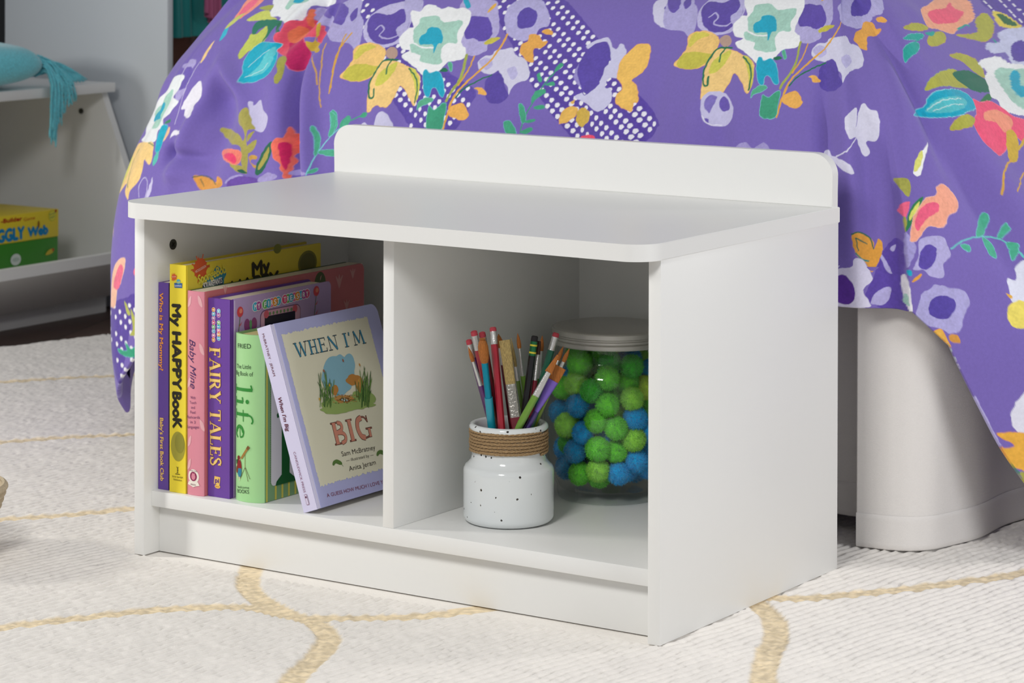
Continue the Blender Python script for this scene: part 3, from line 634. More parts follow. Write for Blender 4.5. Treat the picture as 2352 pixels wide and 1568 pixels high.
p b1abde 0.0 - 5147 111 5156 142 5177 154 5191 163 5230 152 5264 145 5278 113 5260 82 5250 48 5225 41 5195 55 5169 62 5141 89
p 5646a4 0.0 - 5170 105 5183 129 5210 135 5239 122 5238 96 5214 77 5182 84
p efb951 0.0 e8964c:2.1 5184 48 5200 52 5213 31 5224 10 5216 18 5200 33
p d99a45 0.0 - 5222 38 5243 34 5248 16 5224 23
p ece9ef 0.0 - 5214 20 5227 -1 5245 -44 5243 -39 5231 -11
p a9d3c3 0.0 - 5220 15 5231 -11 5236 -22 5232 -13
l b5aee0 4.9 - 5276 -117 5290 -152 5325 -235
p e3e5f6 0.0 - 5377 169 5397 163 5406 198 5431 205 5414 108 5376 109 5375 140
p f2e06c 0.0 - 5358 87 5371 110 5400 114 5412 102 5399 55 5369 50 5357 68
p eab44c 0.0 - 5365 134 5378 127 5373 120
p e7e7f5 0.0 - 5342 -163 5355 -126 5373 -108 5378 -219 5351 -201
p f0b548 0.0 e8964c:2.1 5328 -242 5332 -245 5351 -238 5322 -213 5331 -207 5374 -215 5376 -292 5349 -293 5340 -272
p 3a8f4f 0.0 - 5338 -268 5349 -293 5371 -336 5378 -362
p a9a850 0.0 - 5355 -308 5372 -304 5374 -352
"""
HEARTS = "3695,929 3742,934 3722,910 3719,885 3771,941 3771,915 3751,889 3747,866 3820,946 3801,920 3800,894 3777,872 3770,850 3846,926 3827,900 3823,877 3801,854 3795,831 3771,811 3876,931 3875,906 3854,881 3848,860 3825,837 3820,815 3797,794 3903,912 3900,888 3879,865 3872,843 3848,819 3842,800 3821,777 3929,892 3925,869 3902,848 3896,826 3874,804 3868,783 3845,761 3839,741 3954,875 3949,853 3927,830 3922,809 3899,787 3891,767 3869,746 3863,725 3979,857 3973,835 3950,814 3945,794 3923,771 3918,751 3895,729 3889,709 4002,840 3997,819 3975,798 3971,776 3948,756 3943,736 3921,714 3915,693 4026,823 4021,804 3998,781 3993,761 3972,740 3967,719 3944,699 3940,679 4048,807 4044,787 4022,765 4017,746 3995,725 3991,704 3969,683 3964,662 3941,644 4072,792 4066,771 4046,750 4040,730 4019,708 4012,689 3991,669 3985,648 3962,628 4095,775 4089,754 4066,733 4060,714 4040,693 4034,673 4012,652 4005,632 3982,614 4112,740 4089,718 4082,697 4060,677 4053,657 4032,638 4024,618 4000,598 4136,723 4110,703 4103,683 4078,661 4071,641 4050,622 4043,605 4019,585 4010,567 4156,708 4134,687 4126,667 4099,647 4091,627 4067,608 4060,589 4038,571 4027,554 4176,693 4156,672 4148,652 4122,632 4110,612 4084,593 4075,575 4053,558 4044,539 4196,677 4174,656 4167,638 4144,618 4134,598 4103,579 4092,561 4069,543 4060,527 4216,661 4195,642 4188,623 4165,604 4156,585 4124,566 4109,548 4083,530 4074,513 4238,646 4215,626 4208,609 4184,590 4175,572 4147,553 4132,535 4100,517 4091,500 4235,613 4228,594 4205,576 4195,560 4168,541 4157,523 4121,504 4107,486 4256,599 4248,581 4223,563 4215,546 4188,527 4176,511 4145,493 4130,474 4272,585 4266,567 4242,551 4234,533 4208,516 4198,499 4169,479 4157,462 4289,572 4281,555 4261,537 4253,520 4228,503 4216,487 4189,468 4303,557 4295,540 4275,524 4269,508 4246,491 4237,473 4320,545 4311,527 4291,510 4284,494 4264,478 4339,531 4327,515 4305,498 4298,480 3192,896 3223,878 3221,855 3256,859 3252,835 3284,842 3281,819 3257,796 3316,823 3312,801 3286,779 3343,807 3339,785 3314,762 3309,740 3374,790 3369,769 3344,746 3338,725 3398,751 3374,729 3367,708 3423,736 3400,713 3394,692 3449,717 3427,696 3421,676 3473,702 3451,680 3445,659 3420,638 3475,665 3469,644 3446,623 3525,670 3497,648 3490,628 3467,609 3459,589 3552,654 3522,633 3512,613 3487,592 3479,574 3581,639 3548,618 3537,597 3505,578 3496,560 3614,643 3605,625 3574,604 3561,584 3526,564 3515,546 3638,629 3630,610 3600,589 3589,571 3550,551 3538,532 3661,615 3653,595 3623,576 3612,557 3576,537 3561,519 3682,599 3673,580 3646,563 3635,545 3602,525 3589,506 3551,487 3729,606 3703,585 3694,567 3666,549 3655,530 3624,512 3611,494 3723,571 3712,553 3685,535 3674,517 3646,498 3635,480 3745,558 3733,539 3705,521 3694,503 3666,486 6050,942 6046,921 6149,920 6044,902 6215,923 6149,900 6047,882 6305,921 6214,900 6152,879 6052,864 6305,902 6217,882 6155,862 6053,844 6223,862 6161,844 6231,844 2511,-112 2463,-138 2597,-99 2544,-124 2518,-143 2621,-110 2574,-134 2548,-155 2457,-187 2596,-147 2573,-166 2517,-193 2473,-217 2618,-159 2596,-180 2544,-204 2518,-224 2615,-191 2567,-215 2542,-237 2591,-227 2567,-248 2516,-273 2609,-241 2588,-262 2540,-285 2587,-264 2554,-297 2534,-318 2554,-297"
BASE = 'purple'
def smooth_closed(p, n=5):
    P = np.array(p, float); m = len(P); out = []
    for i in range(m):
        a, b_, c, d = P[i-1], P[i], P[(i+1) % m], P[(i+2) % m]
        for k in range(n):
            t = k/n; out.append(0.5*((2*b_)+(-a+c)*t+(2*a-5*b_+4*c-d)*t*t+(-a+3*b_-3*c+d)*t**3))
    return np.array(out)
def poly_sd(px, py, P):
    """signed distance, negative inside"""
    d = np.full(px.shape, 1e9); ins = np.zeros(px.shape, bool)
    for i in range(len(P)):
        a, b_ = P[i-1], P[i]; ab = b_-a; L = ab@ab+1e-12
        t = np.clip(((px-a[0])*ab[0]+(py-a[1])*ab[1])/L, 0, 1)
        np.minimum(d, (px-a[0]-t*ab[0])**2+(py-a[1]-t*ab[1])**2, out=d)
        c = ((a[1] > py) != (b_[1] > py)) & (px < (b_[0]-a[0])*(py-a[1])/(b_[1]-a[1]+1e-12)+a[0]); ins ^= c
    d = np.sqrt(d); return np.where(ins, -d, d)
def duvet_print(S, Wv):
    s1 = S[:, 0]; base = np.array(lin('7b69b8'))
    c = np.zeros(S.shape+(3,)); c[...] = base
    c *= (1+0.05*(value_noise(S+5, Wv+5, 0.06, 31)-0.5))[..., None]
    js = (value_noise(S+5, Wv+5, 0.005, 32)-0.5)*0.0016; jw = (value_noise(S+5, Wv+5, 0.005, 33)-0.5)*0.0016
    grain = value_noise(S+5, Wv+5, 0.0022, 34)*0.6+value_noise(S+5, Wv+5, 0.009, 35)*0.4
    def window(P, m):
        i0, i1 = np.searchsorted(s1, (P[:, 0].min()-m, P[:, 0].max()+m))
        if i1 <= i0: return None
        sub = Wv[i0:i1]; k = (sub > P[:, 1].min()-m) & (sub < P[:, 1].max()+m)
        cols = np.where(k.any(0))[0]
        return (i0, i1, cols[0], cols[-1]+1) if len(cols) else None
    def paint(win, cov, col, var=0.0):
        i0, i1, j0, j1 = win; v = c[i0:i1, j0:j1]; a = np.clip(cov, 0, 1)[..., None]
        cc = np.array(lin(col))[None, None]*(1+var*(grain[i0:i1, j0:j1]-0.5))[..., None]
        c[i0:i1, j0:j1] = v*(1-a)+cc*a
    AA_ = 0.0008
    items = []
    for ln in PRINT.strip().split('\n'):
        f = ln.split(); pts = np.array(list(map(float, f[4:]))).reshape(-1, 2)/2000; items.append((f[0], f[1], float(f[2])/2000, f[3], pts))
    bands = [i for i in items if i[1] in ('5d48a6', '5f4ca8', '5b46a2')]; rest = [i for i in items if i not in bands] if False else [i for i in items if i[1] not in ('5d48a6', '5f4ca8', '5b46a2')]
    def draw(it):
        k, col, wd, ol, pts = it
        if k == 'p':
            P = smooth_closed(pts); w_ = window(P, 0.006)
            if w_ is None: return
            i0, i1, j0, j1 = w_; d = poly_sd(S[i0:i1, j0:j1]+js[i0:i1, j0:j1], Wv[i0:i1, j0:j1]+jw[i0:i1, j0:j1], P)
            if ol != '-':
                oc, ow = ol.split(':'); paint(w_, 0.5-(d-float(ow)/2000*0.55)/AA_, oc)
            r_, g_, b_ = lin(col); sat = max(r_, g_, b_)-min(r_, g_, b_)
            paint(w_, 0.5-d/AA_, col, 0.28 if sat > 0.25 else 0.1)
        else:
            P = catmull(pts, 5) if len(pts) > 2 else pts; w_ = window(P, 0.008)
            if w_ is None: return
            i0, i1, j0, j1 = w_; d = seg_dist(S[i0:i1, j0:j1]+js[i0:i1, j0:j1], Wv[i0:i1, j0:j1]+jw[i0:i1, j0:j1], P)
            paint(w_, 0.5-(d-wd/2)/AA_, col, 0.2)
    for it in bands: draw(it)
    for h in HEARTS.split():
        hs, hw = [float(x)/2000 for x in h.split(',')]; w_ = window(np.array([[hs, hw]]), 0.005)
        if w_ is None: continue
        i0, i1, j0, j1 = w_; x = (S[i0:i1, j0:j1]-hs)/0.0026; y = (Wv[i0:i1, j0:j1]-hw)/0.0027
        a = 2.3; xx = x*cos(a)-y*sin(a); yy = x*sin(a)+y*cos(a)
        v = (xx*xx+yy*yy-1)**3-xx*xx*yy**3; paint(w_, np.where(v < 0, 1, np.clip(1-v*1.2, 0, 1)), 'f3f2f8')
    for it in rest: draw(it)
    return c
bed = empty('bed', (0.15, 1.2, 0), 'bed behind the white bench, hidden under the purple duvet and white skirt', 'bed')
def bedbox(name, b, m, bev): 
    b = [b[0]-0.15, b[1]-0.15, b[2]-1.2, b[3]-1.2, b[4], b[5]]; return box_obj(name, b, m, bed, bev)
bedbox('mattress', (-0.36, 0.68, 0.74, 2.6, 0.34, 0.60), mat('white ticking', 'e6e4e0', 0.9), 0.04)
bedbox('bed_base', (-0.36, 0.70, 0.72, 2.6, 0.16, 0.338), mat('dark bed wood', '2d221d', 0.6), 0.005)
for x in (-0.33, 0.62):
    for y in (0.75, 2.5): bedbox('leg', (x, x+0.05, y, y+0.05, 0.004, 0.16), mat('dark bed wood', '2d221d', 0.6), 0.004)
def duvet_grid():
    sv = np.concatenate([np.arange(0.75, S_CL-0.16, 0.006), np.arange(S_CL-0.16, S_CR+0.30, 0.0009), np.arange(S_CR+0.30, S_CR+0.75, 0.006)])
    s = sv[:, None]; w0 = hem_w(s); t = np.concatenate([np.linspace(0, 0.74, 620), np.linspace(0.745, 1, 70)])[None, :]
    wv = w0+(W_TOP-w0)*t; return np.broadcast_to(s, wv.shape).copy(), wv
_S, _Wv = duvet_grid(); _P = duvet_P(_S, _Wv)
# the hem is turned under: a few rows fold inwards behind the edge
_n = np.stack([np.interp(_S[:, 0], _s, _nn[:, 0]), np.interp(_S[:, 0], _s, _nn[:, 1])], -1); _n /= np.linalg.norm(_n, axis=1)[:, None]
_tuck = []
for inn, up in ((0.007, 0.05), (0.008, 0.02), (0.0075, 0.006), (0.006, 0.0008), (0.0035, -0.0012), (0.0012, -0.0008)):
    q = _P[:, 0].copy(); q[:, :2] += _n*inn; q[:, 2] += up; _tuck.append(q)
_S = np.concatenate([np.repeat(_S[:, :1], 6, 1), _S], 1); _Wv = np.concatenate([np.repeat(_Wv[:, :1], 6, 1), _Wv], 1); _P = np.concatenate([np.stack(_tuck, 1), _P], 1)
me = grid_mesh('duvet', _P); add_vcol(me, duvet_print(_S, _Wv), 'print')
duvm = mat('printed cotton', '7b66b5', 0.75, bump=0.35, bscale=900, vcol='print', sheen=0.25, spec=0.25, var=0.035, vscale=260)
duvet = link('duvet', me, duvm, smooth=True)
tag(duvet, 'purple floral comforter printed with big white, yellow and teal blooms draped over the bed', 'duvet')
# skirt: the corner panel hangs in front, the foot panel behind it is a little shorter
linen = mat('white linen', 'efebe7', 0.9, bump=0.5, bscale=700, stretch=(1, 1, 4), sheen=0.2, spec=0.2, var=0.02, vscale=400)
skirt = empty('bed_skirt', (0.80, 0.55, 0), 'white linen bed skirt hanging below the purple duvet beside the bench', 'bed skirt')
def skirt_panel(name, pts, z0f, z1, off, ripple):
    pl = catmull([(p[0]-0.80, p[1]-0.55) for p in pts], 14); ns = len(pl); nz = 60
    tt = np.gradient(pl, axis=0); L = np.hypot(*tt.T)[:, None]; nrm = np.stack([tt[:, 1], -tt[:, 0]], 1)/L
    s_ = np.concatenate([[0], np.cumsum(np.hypot(*np.diff(pl, axis=0).T))])
    P = np.zeros((ns, nz, 3))
    for j in range(nz):
        t = j/(nz-1); z = z0f(s_)*(1-t)+z1*t
        d = off+ripple*(1-t)*(np.sin(s_*38)+0.6*np.sin(s_*17+1))
        P[:, j, :2] = pl+nrm*np.asarray(d)[:, None]; P[:, j, 2] = z
    o = link(name, grid_mesh(name, P), linen, skirt, True)
    m_ = o.modifiers.new('cloth', 'SOLIDIFY'); m_.thickness = 0.0012
    # stitched hem band
    Q = P.copy(); zz = np.linspace(0, 1, 14)
    hb = np.zeros((ns, 14, 3))
    for j in range(14):
        z = z0f(s_)+0.001+zz[j]*0.042; k = (z-P[:, 0, 2])/(P[:, -1, 2]-P[:, 0, 2])
        base = P[:, 0, :]*(1-k[:, None])+P[:, -1, :]*k[:, None]
        hb[:, j, :2] = base[:, :2]+nrm*(0.0018 if 0 < j < 13 else 0.0004); hb[:, j, 2] = z
    h = link('hem', grid_mesh('hem', hb), linen, o, True)
    return o
skirt_panel('corner_panel', [(0.728, 0.5405), (0.75, 0.546), (0.775, 0.550), (0.80, 0.560), (0.822, 0.585), (0.835, 0.64), (0.838, 0.72), (0.842, 0.80), (0.848, 0.95), (0.845, 1.2), (0.845, 1.6)],
            lambda s_: 0.001+0.0*s_, 0.345, 0.0, 0.0035)
skirt_panel('foot_panel', [(-0.48, 1.4), (-0.48, 0.9), (-0.46, 0.70), (-0.38, 0.635), (-0.1, 0.62), (0.3, 0.618), (0.6, 0.616), (0.69, 0.612), (0.76, 0.612)],
            lambda s_: 0.012+0.012*(s_ > 1.5)+0.003*np.sin(s_*9), 0.345, 0.0, 0.003)
# ---------------------------------------------------------------- low shelf unit with tilted bin front, tall wardrobe
grey_lam = mat('white laminate', 'f0f0ee')
unit = empty('toy_storage_unit', (-1.6, 1.54, FZ), 'white low toy unit with slanted open bin, in the shade left of the bed', 'storage unit')
UX, UY, UZ = -1.6, 1.54, FZ
def ubox(name, b, bev=0.001): return box_obj(name, (b[0]-UX, b[1]-UX, b[2]-UY, b[3]-UY, b[4]-UZ, b[5]-UZ), white, unit, bev)
def side_poly(): return [(-1.80-UX, 0), (-1.80-UX, 0.425-UZ), (-1.443-UX, 0.425-UZ), (-1.312-UX, 0.122-UZ), (-1.318-UX, 0.100-UZ), (-1.414-UX, 0.026-UZ), (-1.444-UX, 0.016-UZ), (-1.444-UX, 0)]
for yy in (0.52, 1.541):
    bm = bmesh.new(); prism(bm, side_poly(), 1, yy-UY, yy+0.016-UY)
    sp = bm_obj('side_panel', bm, white, unit, angle=30)
    if yy > 1: side_r = sp
ubox('top_board', (-1.80, -1.421, 0.50, 1.558, 0.425, 0.444))
ubox('foot_board', (-1.446, -1.430, 0.536, 1.541, FZ, 0.024))
ubox('back_panel', (-1.80, -1.795, 0.536, 1.541, 0.02, 0.425))
ubox('bin_floor', (-1.79, -1.402, 0.5375, 1.540, 0.066, 0.0755))
bm = bmesh.new(); prism(bm, [(-1.300-UX, 0.108-UZ), (-1.300-UX, 0.128-UZ), (-1.316-UX, 0.128-UZ), (-1.416-UX, 0.047-UZ), (-1.416-UX, 0.026-UZ), (-1.400-UX, 0.026-UZ)], 1, 0.537-UY, 1.5405-UY)
bm_obj('bin_front', bm, white, unit, angle=30)
q = at(187, 255, 1, 1.541); bm = bmesh.new()
prism(bm, [(q[0]-UX+0.0055*cos(t), q[2]-UZ+0.0055*sin(t)) for t in np.linspace(0, 2*pi, 25)[:-1]], 1, -0.0015, 0.0012)
bm_obj('cam_lock', bm, cl, side_r)
# game box in the bin
gb = empty('board_game_box', (-1.40, 1.372, 0.0763), 'yellow and green board game box lying in the bin of the low white unit', 'game box')
yel = mat('game box yellow', 'e8cf35', 0.4); grn = mat('game box green', '3f8a2c', 0.4)
box_obj('lid', (-0.27, 0.0, -0.30, 0.0, 0.0817, 0.1347), yel, gb, 0.0015)
box_obj('tray', (-0.268, -0.001, -0.298, -0.001, 0.0, 0.0815), grn, gb, 0.001)
# wardrobe
WX, WY = -1.55, 2.0
wd = empty('wardrobe', (WX, WY, FZ), 'tall open white wardrobe with hanging clothes behind the low toy unit', 'wardrobe')
wlam = mat('shade-toned laminate', 'd3d9de', 0.4, bump=0.05, bscale=900)  # laminate greyed so its colour carries the shade on the wardrobe
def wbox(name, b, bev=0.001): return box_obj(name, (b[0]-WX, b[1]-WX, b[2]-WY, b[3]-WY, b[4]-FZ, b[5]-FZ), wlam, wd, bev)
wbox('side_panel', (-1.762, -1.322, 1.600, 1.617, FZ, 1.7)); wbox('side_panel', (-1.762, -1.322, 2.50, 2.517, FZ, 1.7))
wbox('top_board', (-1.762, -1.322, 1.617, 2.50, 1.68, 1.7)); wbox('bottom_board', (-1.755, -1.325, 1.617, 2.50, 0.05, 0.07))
bkm = mat('dark wardrobe back', '2c201c', 0.8)
box_obj('back_panel', (-1.762-WX, -1.757-WX, 1.6171-WY, 2.4999-WY, 0.07-FZ, 1.68-FZ), bkm, wd, 0.0003)
bm = bmesh.new(); tube(bm, [(-1.54-WX, 1.617-WY, 1.5-FZ), (-1.54-WX, 2.50-WY, 1.5-FZ)], 0.011, 16)
bm_obj('hanging_rail', bm, mat('chrome', 'd0d0d0', 0.2, 1.0), wd, angle=40)
def garment(name, y0, y1, ztop, zlow, xc, amp, nf, m, ph, label, cat, depth=0.03, grp=None):
    """a hanging cloth: a wavy closed tube of fabric"""
    ny = 90; nz = 40; P = np.zeros((2*ny+1, nz, 3))
    for k in range(2*ny+1):
        t = k/ny; side = 1 if t <= 1 else -1; u = t if t <= 1 else 2-t
        for j in range(nz):
            v = j/(nz-1); z = zlow(u)*(1-v)+ztop*v
            y = y0+(y1-y0)*u; y = (y0+y1)/2+(y-(y0+y1)/2)*(1-0.45*v)
            th = depth*(4*u*(1-u))**0.4*(0.6+0.4*(1-v))
            P[k, j] = (xc+side*th*0.5+amp*sin(nf*u*2*pi+ph+v*1.5)*(1-0.6*v)*(1 if side > 0 else 0.7)+0.006*sin(u*31+v*9), y, z)
    c = P.mean((0, 1)); c[2] = zlow(0.5)
    o = link(name, grid_mesh(name, P-c), m, None, True); o.location = c
    tag(o, label, cat, grp); return o
teal = mat('teal satin', '0f8f8c', 0.5, sheen=0.3, bump=0.2, bscale=150); brown = mat('brown plush', '6d4638', 0.9, sheen=0.5, bump=0.8, bscale=260)
tan = mat('taupe plush', '9d7a6c', 0.9, sheen=0.4, bump=0.6, bscale=260); dkbr = mat('dark brown wool', '38201c', 0.95, bump=0.6, bscale=200)
garment('teal_dress', 1.80, 2.035, 1.40, lambda u: 0.520 if u < 0.42 else 0.520+(u-0.42)*0.105, -1.495, 0.010, 2.2, teal, 0.4, 'teal satin dress hanging in the open wardrobe, left of the duvet', 'dress', 0.035)
pk = garment('pink_scarf', 1.868, 1.925, 1.35, lambda u: 0.572-0.030*(1-abs(2*u-1)), -1.452, 0.004, 1, mat('dusty pink knit', 'b8638a', 0.8, bump=0.4, bscale=300), 0.0, 'narrow pink scarf end hanging in front of the teal dress', 'scarf', 0.008)
garment('brown_coat', 1.79, 2.30, 1.35, lambda u: 0.445+0.015*sin(u*11), -1.63, 0.012, 3.0, brown, 1.2, 'brown plush coat hanging behind the teal dress', 'coat', 0.045)
garment('taupe_coat', 1.99, 2.10, 1.30, lambda u: 0.50+0.03*sin(u*7), -1.552, 0.004, 1.5, tan, 0.2, 'taupe coat edge between teal dress and dark brown garment', 'coat', 0.02)
garment('dark_coat', 2.055, 2.25, 1.30, lambda u: 0.545+0.012*sin(u*15), -1.485, 0.010, 2.5, dkbr, 0.9, 'very dark brown coat hanging rightmost beside the duvet edge', 'coat', 0.035)
# a folded brown blanket lies under the clothes
for k, (z0, y0, y1, mm, lb) in enumerate(((0.073, 1.66, 2.3, brown, 'brown folded blanket at the bottom of the blanket pile in the wardrobe'), (0.193, 1.68, 2.28, tan, 'taupe folded blanket in the middle of the wardrobe blanket pile'), (0.313, 1.70, 2.27, brown, 'brown folded plush blanket on top of the wardrobe blanket pile'))):
    bm = bmesh.new(); box(bm, -0.17, 0.17, -(y1-y0)/2, (y1-y0)/2, 0, 0.108, bev=0.04, seg=5)
    bmesh.ops.subdivide_edges(bm, edges=bm.edges, cuts=3, use_grid_fill=True)
    for v in bm.verts:
        if v.co.z > 0.02: v.co += Vector((0.008*sin(v.co.y*40+k), 0, 0.007*sin(v.co.y*23+v.co.x*31+k*2)))
    o = bm_obj('folded_blanket', bm, mm, None, smooth=True); o.location = (-1.55, (y0+y1)/2, z0); tag(o, lb, 'blanket', 'blankets folded in the wardrobe')
# teal cushion with corner tassel on the low unit
tq = mat('turquoise chunky weave', '6ccbd8', 0.95, sheen=0.5, bump=1.0, bscale=330, var=0.22, vscale=420, spec=0.15)
cu = empty('cushion', (-1.53, 1.165, 0.444), 'turquoise woven cushion with a tasselled corner lying on the low white unit', 'cushion')
nu, nv = 120, 60; P = np.zeros((nu+1, nv, 3))
for i in range(nu+1):
    th = 2*pi*i/nu
    for j in range(nv):
        ph = -pi/2+pi*j/(nv-1); c_ = cos(ph)
        ex_ = abs(cos(th))**0.45*np.sign(cos(th)); ey_ = abs(sin(th))**0.45*np.sign(sin(th))
        hx, hy = 0.135*ex_, 0.205*ey_
        rr = abs(c_)**0.42
        z = 0.048+0.048*sin(ph)*(1-0.22*(abs(ex_)*abs(ey_)))
        P[i, j] = (hx*rr, hy*rr, max(z, 0.001)-0.010*max(0, (abs(ey_)*rr-0.75))*3*(1 if ph > 0 else 0))
link('cushion_cover', grid_mesh('cushion_cover', P), tq, cu, True)
# tassel strands: knotted at the cushion corner, some spread on the board, some hang over its edge
def L(p): return Vector((p[0]+1.53, p[1]-1.165, p[2]-0.444))
k0 = at(95, 148, 0, -1.445)
bm = bmesh.new()
tips = [(200, 183, 0), (192, 190, 0), (178, 196, 0), (185, 203, 0), (172, 214, 0), (160, 224, 1), (175, 232, 1), (168, 222, 1), (158, 246, 1), (150, 240, 1), (142, 288, 1), (136, 285, 1), (131, 300, 1), (128, 338, 1), (124, 325, 1), (120, 322, 1), (127, 305, 1), (116, 262, 1), (150, 205, 0), (163, 205, 0), (133, 278, 1), (186, 186, 0), (155, 232, 1), (146, 262, 1), (196, 186, 0), (189, 200, 0), (180, 208, 0), (168, 215, 0), (177, 190, 0), (170, 234, 1), (139, 270, 1), (129, 315, 1), (122, 300, 1), (162, 238, 1), (150, 250, 1)]
tips = tips+[(tx+rng.normal()*4, ty+rng.normal()*5-3, h_) for tx, ty, h_ in tips]
for n_, (tx, ty, hang) in enumerate(tips):
    o_ = rng.normal(0, 1, 3)*0.004; a = Vector(k0)+Vector((o_[0]-0.01, o_[1]-0.004, o_[2]+0.010-(n_ % 6)*0.005))
    if hang:
        e = Vector(at(tx, ty, 0, -1.408+0.003*(n_ % 3))); kx = at(100+(tx-95)*0.72, 196+(n_ % 4)*2, 0, -1.409); kn = Vector((-1.409+0.003*(n_ % 3), kx[1], 0.452+0.002*(n_ % 3)))
        mid = (a+kn)/2+Vector((0.004, 0, 0.012+0.002*(n_ % 3)))
        pts = [a, mid, kn, kn*0.55+e*0.45+Vector((0.002, 0.003*sin(n_), 0)), e]
    else:
        e = Vector(at(tx, ty, 0, -1.428)); e.z = max(e.z, 0.449+0.002*(n_ % 3)); mid = (a+e)/2+Vector((0, 0, 0.012)); pts = [a, mid, e]
    pl = catmull([tuple(L(p)) for p in pts], 8); tube(bm, [tuple(p) for p in pl], [0.0018+0.0004*sin(i*1.9+n_) for i in range(len(pl)-1)]+[0.0010], 6)
for v in list(bm.verts)[::1]: v.co += Vector(rng.normal(0, 0.00025, 3))
bm_obj('tassel', bm, tq, cu, smooth=True)
bm = bmesh.new(); bmesh.ops.create_uvsphere(bm, u_segments=16, v_segments=10, radius=0.014); bmesh.ops.scale(bm, vec=(1, 1.1, 0.9), verts=bm.verts); bmesh.ops.translate(bm, vec=L(k0)+Vector((-0.008, -0.004, 0.0)), verts=bm.verts)
bm_obj('tassel_knot', bm, tq, cu, smooth=True)
# rope bowl at the left frame edge
rope = mat('natural rope', 'b9a98e', 0.9, bump=0.8, bscale=500, var=0.12, vscale=300)
bc = at(0, 1200, 2, 0.0); bcx, bcy = -0.203, -0.164
prof_ = []
H_ = 0.086; nr = 11
for k in range(nr*8+1):
    t = k/(nr*8); r_ = 0.070+0.034*t**0.8+0.0028*abs(sin(pi*t*nr)); prof_.append((r_, 0.002+t*H_))
inner = [(r_-0.006, z) for r_, z in reversed(prof_)]
o = lathe('rope_bowl', [(0, 0.001), (0.066, 0.001)]+prof_+[(prof_[-1][0]-0.003, H_+0.004)]+inner[:-3]+[(0.06, 0.008), (0, 0.008)], rope, None, 72, angle=60)
o.location = (bcx, bcy, 0.0015); tag(o, 'coiled natural rope bowl cut by the left frame edge on the cream rug', 'bowl')
# ---------------------------------------------------------------- lettering and printed marks
_TXT = {}
def text_mesh(s):
    if s in _TXT: return _TXT[s]
    cu_ = bpy.data.curves.new('t', 'FONT'); cu_.body = s; cu_.size = 1; cu_.resolution_u = 4
    o = bpy.data.objects.new('t', cu_); COL.objects.link(o); bpy.context.view_layer.update()
    me = o.evaluated_get(bpy.context.evaluated_depsgraph_get()).to_mesh()
    v = np.array([tuple(x.co)[:2] for x in me.vertices]) if len(me.vertices) else np.zeros((0, 2)); f = [tuple(p.vertices) for p in me.polygons]
    o.to_mesh_clear(); bpy.data.objects.remove(o); bpy.data.curves.remove(cu_)
    _TXT[s] = (v, f); return _TXT[s]
GL = {}
def _g(ch, w, *st): GL[ch] = (w, st)
# strokes: weight (T thick, n thin) and points in a box one unit high
_g('F', .66, ('T', (.15, 0), (.15, 1)), ('n', (.0, .025), (.32, .025)), ('n', (0, .975), (.6, .975)), ('n', (.6, 1), (.6, .78)), ('n', (.15, .52), (.48, .52)), ('n', (.48, .62), (.48, .42)))
_g('A', .88, ('n', (.1, 0), (.42, 1)), ('T', (.42, 1), (.76, 0)), ('n', (.2, .34), (.62, .34)), ('n', (0, .025), (.24, .025)), ('n', (.6, .025), (.9, .025)))
_g('I', .34, ('T', (.16, 0), (.16, 1)), ('n', (0, .025), (.32, .025)), ('n', (0, .975), (.32, .975)))
_g('R', .80, ('T', (.15, 0), (.15, 1)), ('n', (0, .025), (.32, .025)), ('n', (0, .975), (.36, .975)), ('M', (.34, .965), (.52, .92), (.6, .75), (.52, .57), (.34, .5)), ('n', (.15, .5), (.36, .5)), ('T', (.38, .5), (.68, 0)), ('n', (.6, .025), (.82, .025)))
_g('Y', .80, ('T', (.1, 1), (.4, .48)), ('n', (.7, 1), (.4, .48)), ('T', (.4, .5), (.4, 0)), ('n', (.24, .025), (.56, .025)), ('n', (-.03, .975), (.24, .975)), ('n', (.58, .975), (.82, .975)))
_g('T', .74, ('T', (.36, 0), (.36, 1)), ('n', (0, .975), (.72, .975)), ('n', (.02, 1), (.02, .78)), ('n', (.70, 1), (.70, .78)), ('n', (.2, .025), (.52, .025)))
_g('L', .66, ('T', (.15, 0), (.15, 1)), ('n', (0, .975), (.32, .975)), ('n', (0, .025), (.6, .025)), ('n', (.6, .0), (.62, .24)))
_g('E', .68, ('T', (.15, 0), (.15, 1)), ('n', (0, .975), (.58, .975)), ('n', (.58, 1), (.58, .8)), ('n', (.15, .52), (.46, .52)), ('n', (.46, .62), (.46, .42)), ('n', (0, .025), (.6, .025)), ('n', (.6, 0), (.62, .24)))
_g('S', .60, ('M', (.50, .78), (.40, .95), (.25, .98), (.10, .88), (.09, .72), (.22, .58)), ('T', (.2, .6), (.3, .5), (.42, .38)), ('M', (.40, .42), (.52, .26), (.46, .08), (.30, .02), (.14, .07), (.04, .26)), ('n', (.5, .98), (.5, .72)), ('n', (.04, .02), (.04, .3)))
_g('W', 1.02, ('T', (.1, 1), (.32, 0)), ('n', (.32, 0), (.55, .95)), ('T', (.5, 1), (.72, 0)), ('n', (.72, 0), (.93, 1)), ('n', (-.03, .975), (.22, .975)), ('n', (.8, .975), (1.05, .99)))
_g('H', .72, ('T', (.15, 0), (.15, 1)), ('M', (.56, 0), (.56, 1)), ('n', (.15, .5), (.56, .5)), ('n', (0, .02), (.3, .02)), ('n', (.42, .02), (.72, .02)), ('n', (0, .98), (.3, .98)), ('n', (.42, .98), (.7, .98)))
_g('N', .82, ('n', (.14, 0), (.14, 1)), ('T', (.12, 1), (.68, 0)), ('n', (.68, 0), (.68, 1)), ('n', (0, .02), (.28, .02)), ('n', (.54, .98), (.84, .98)))
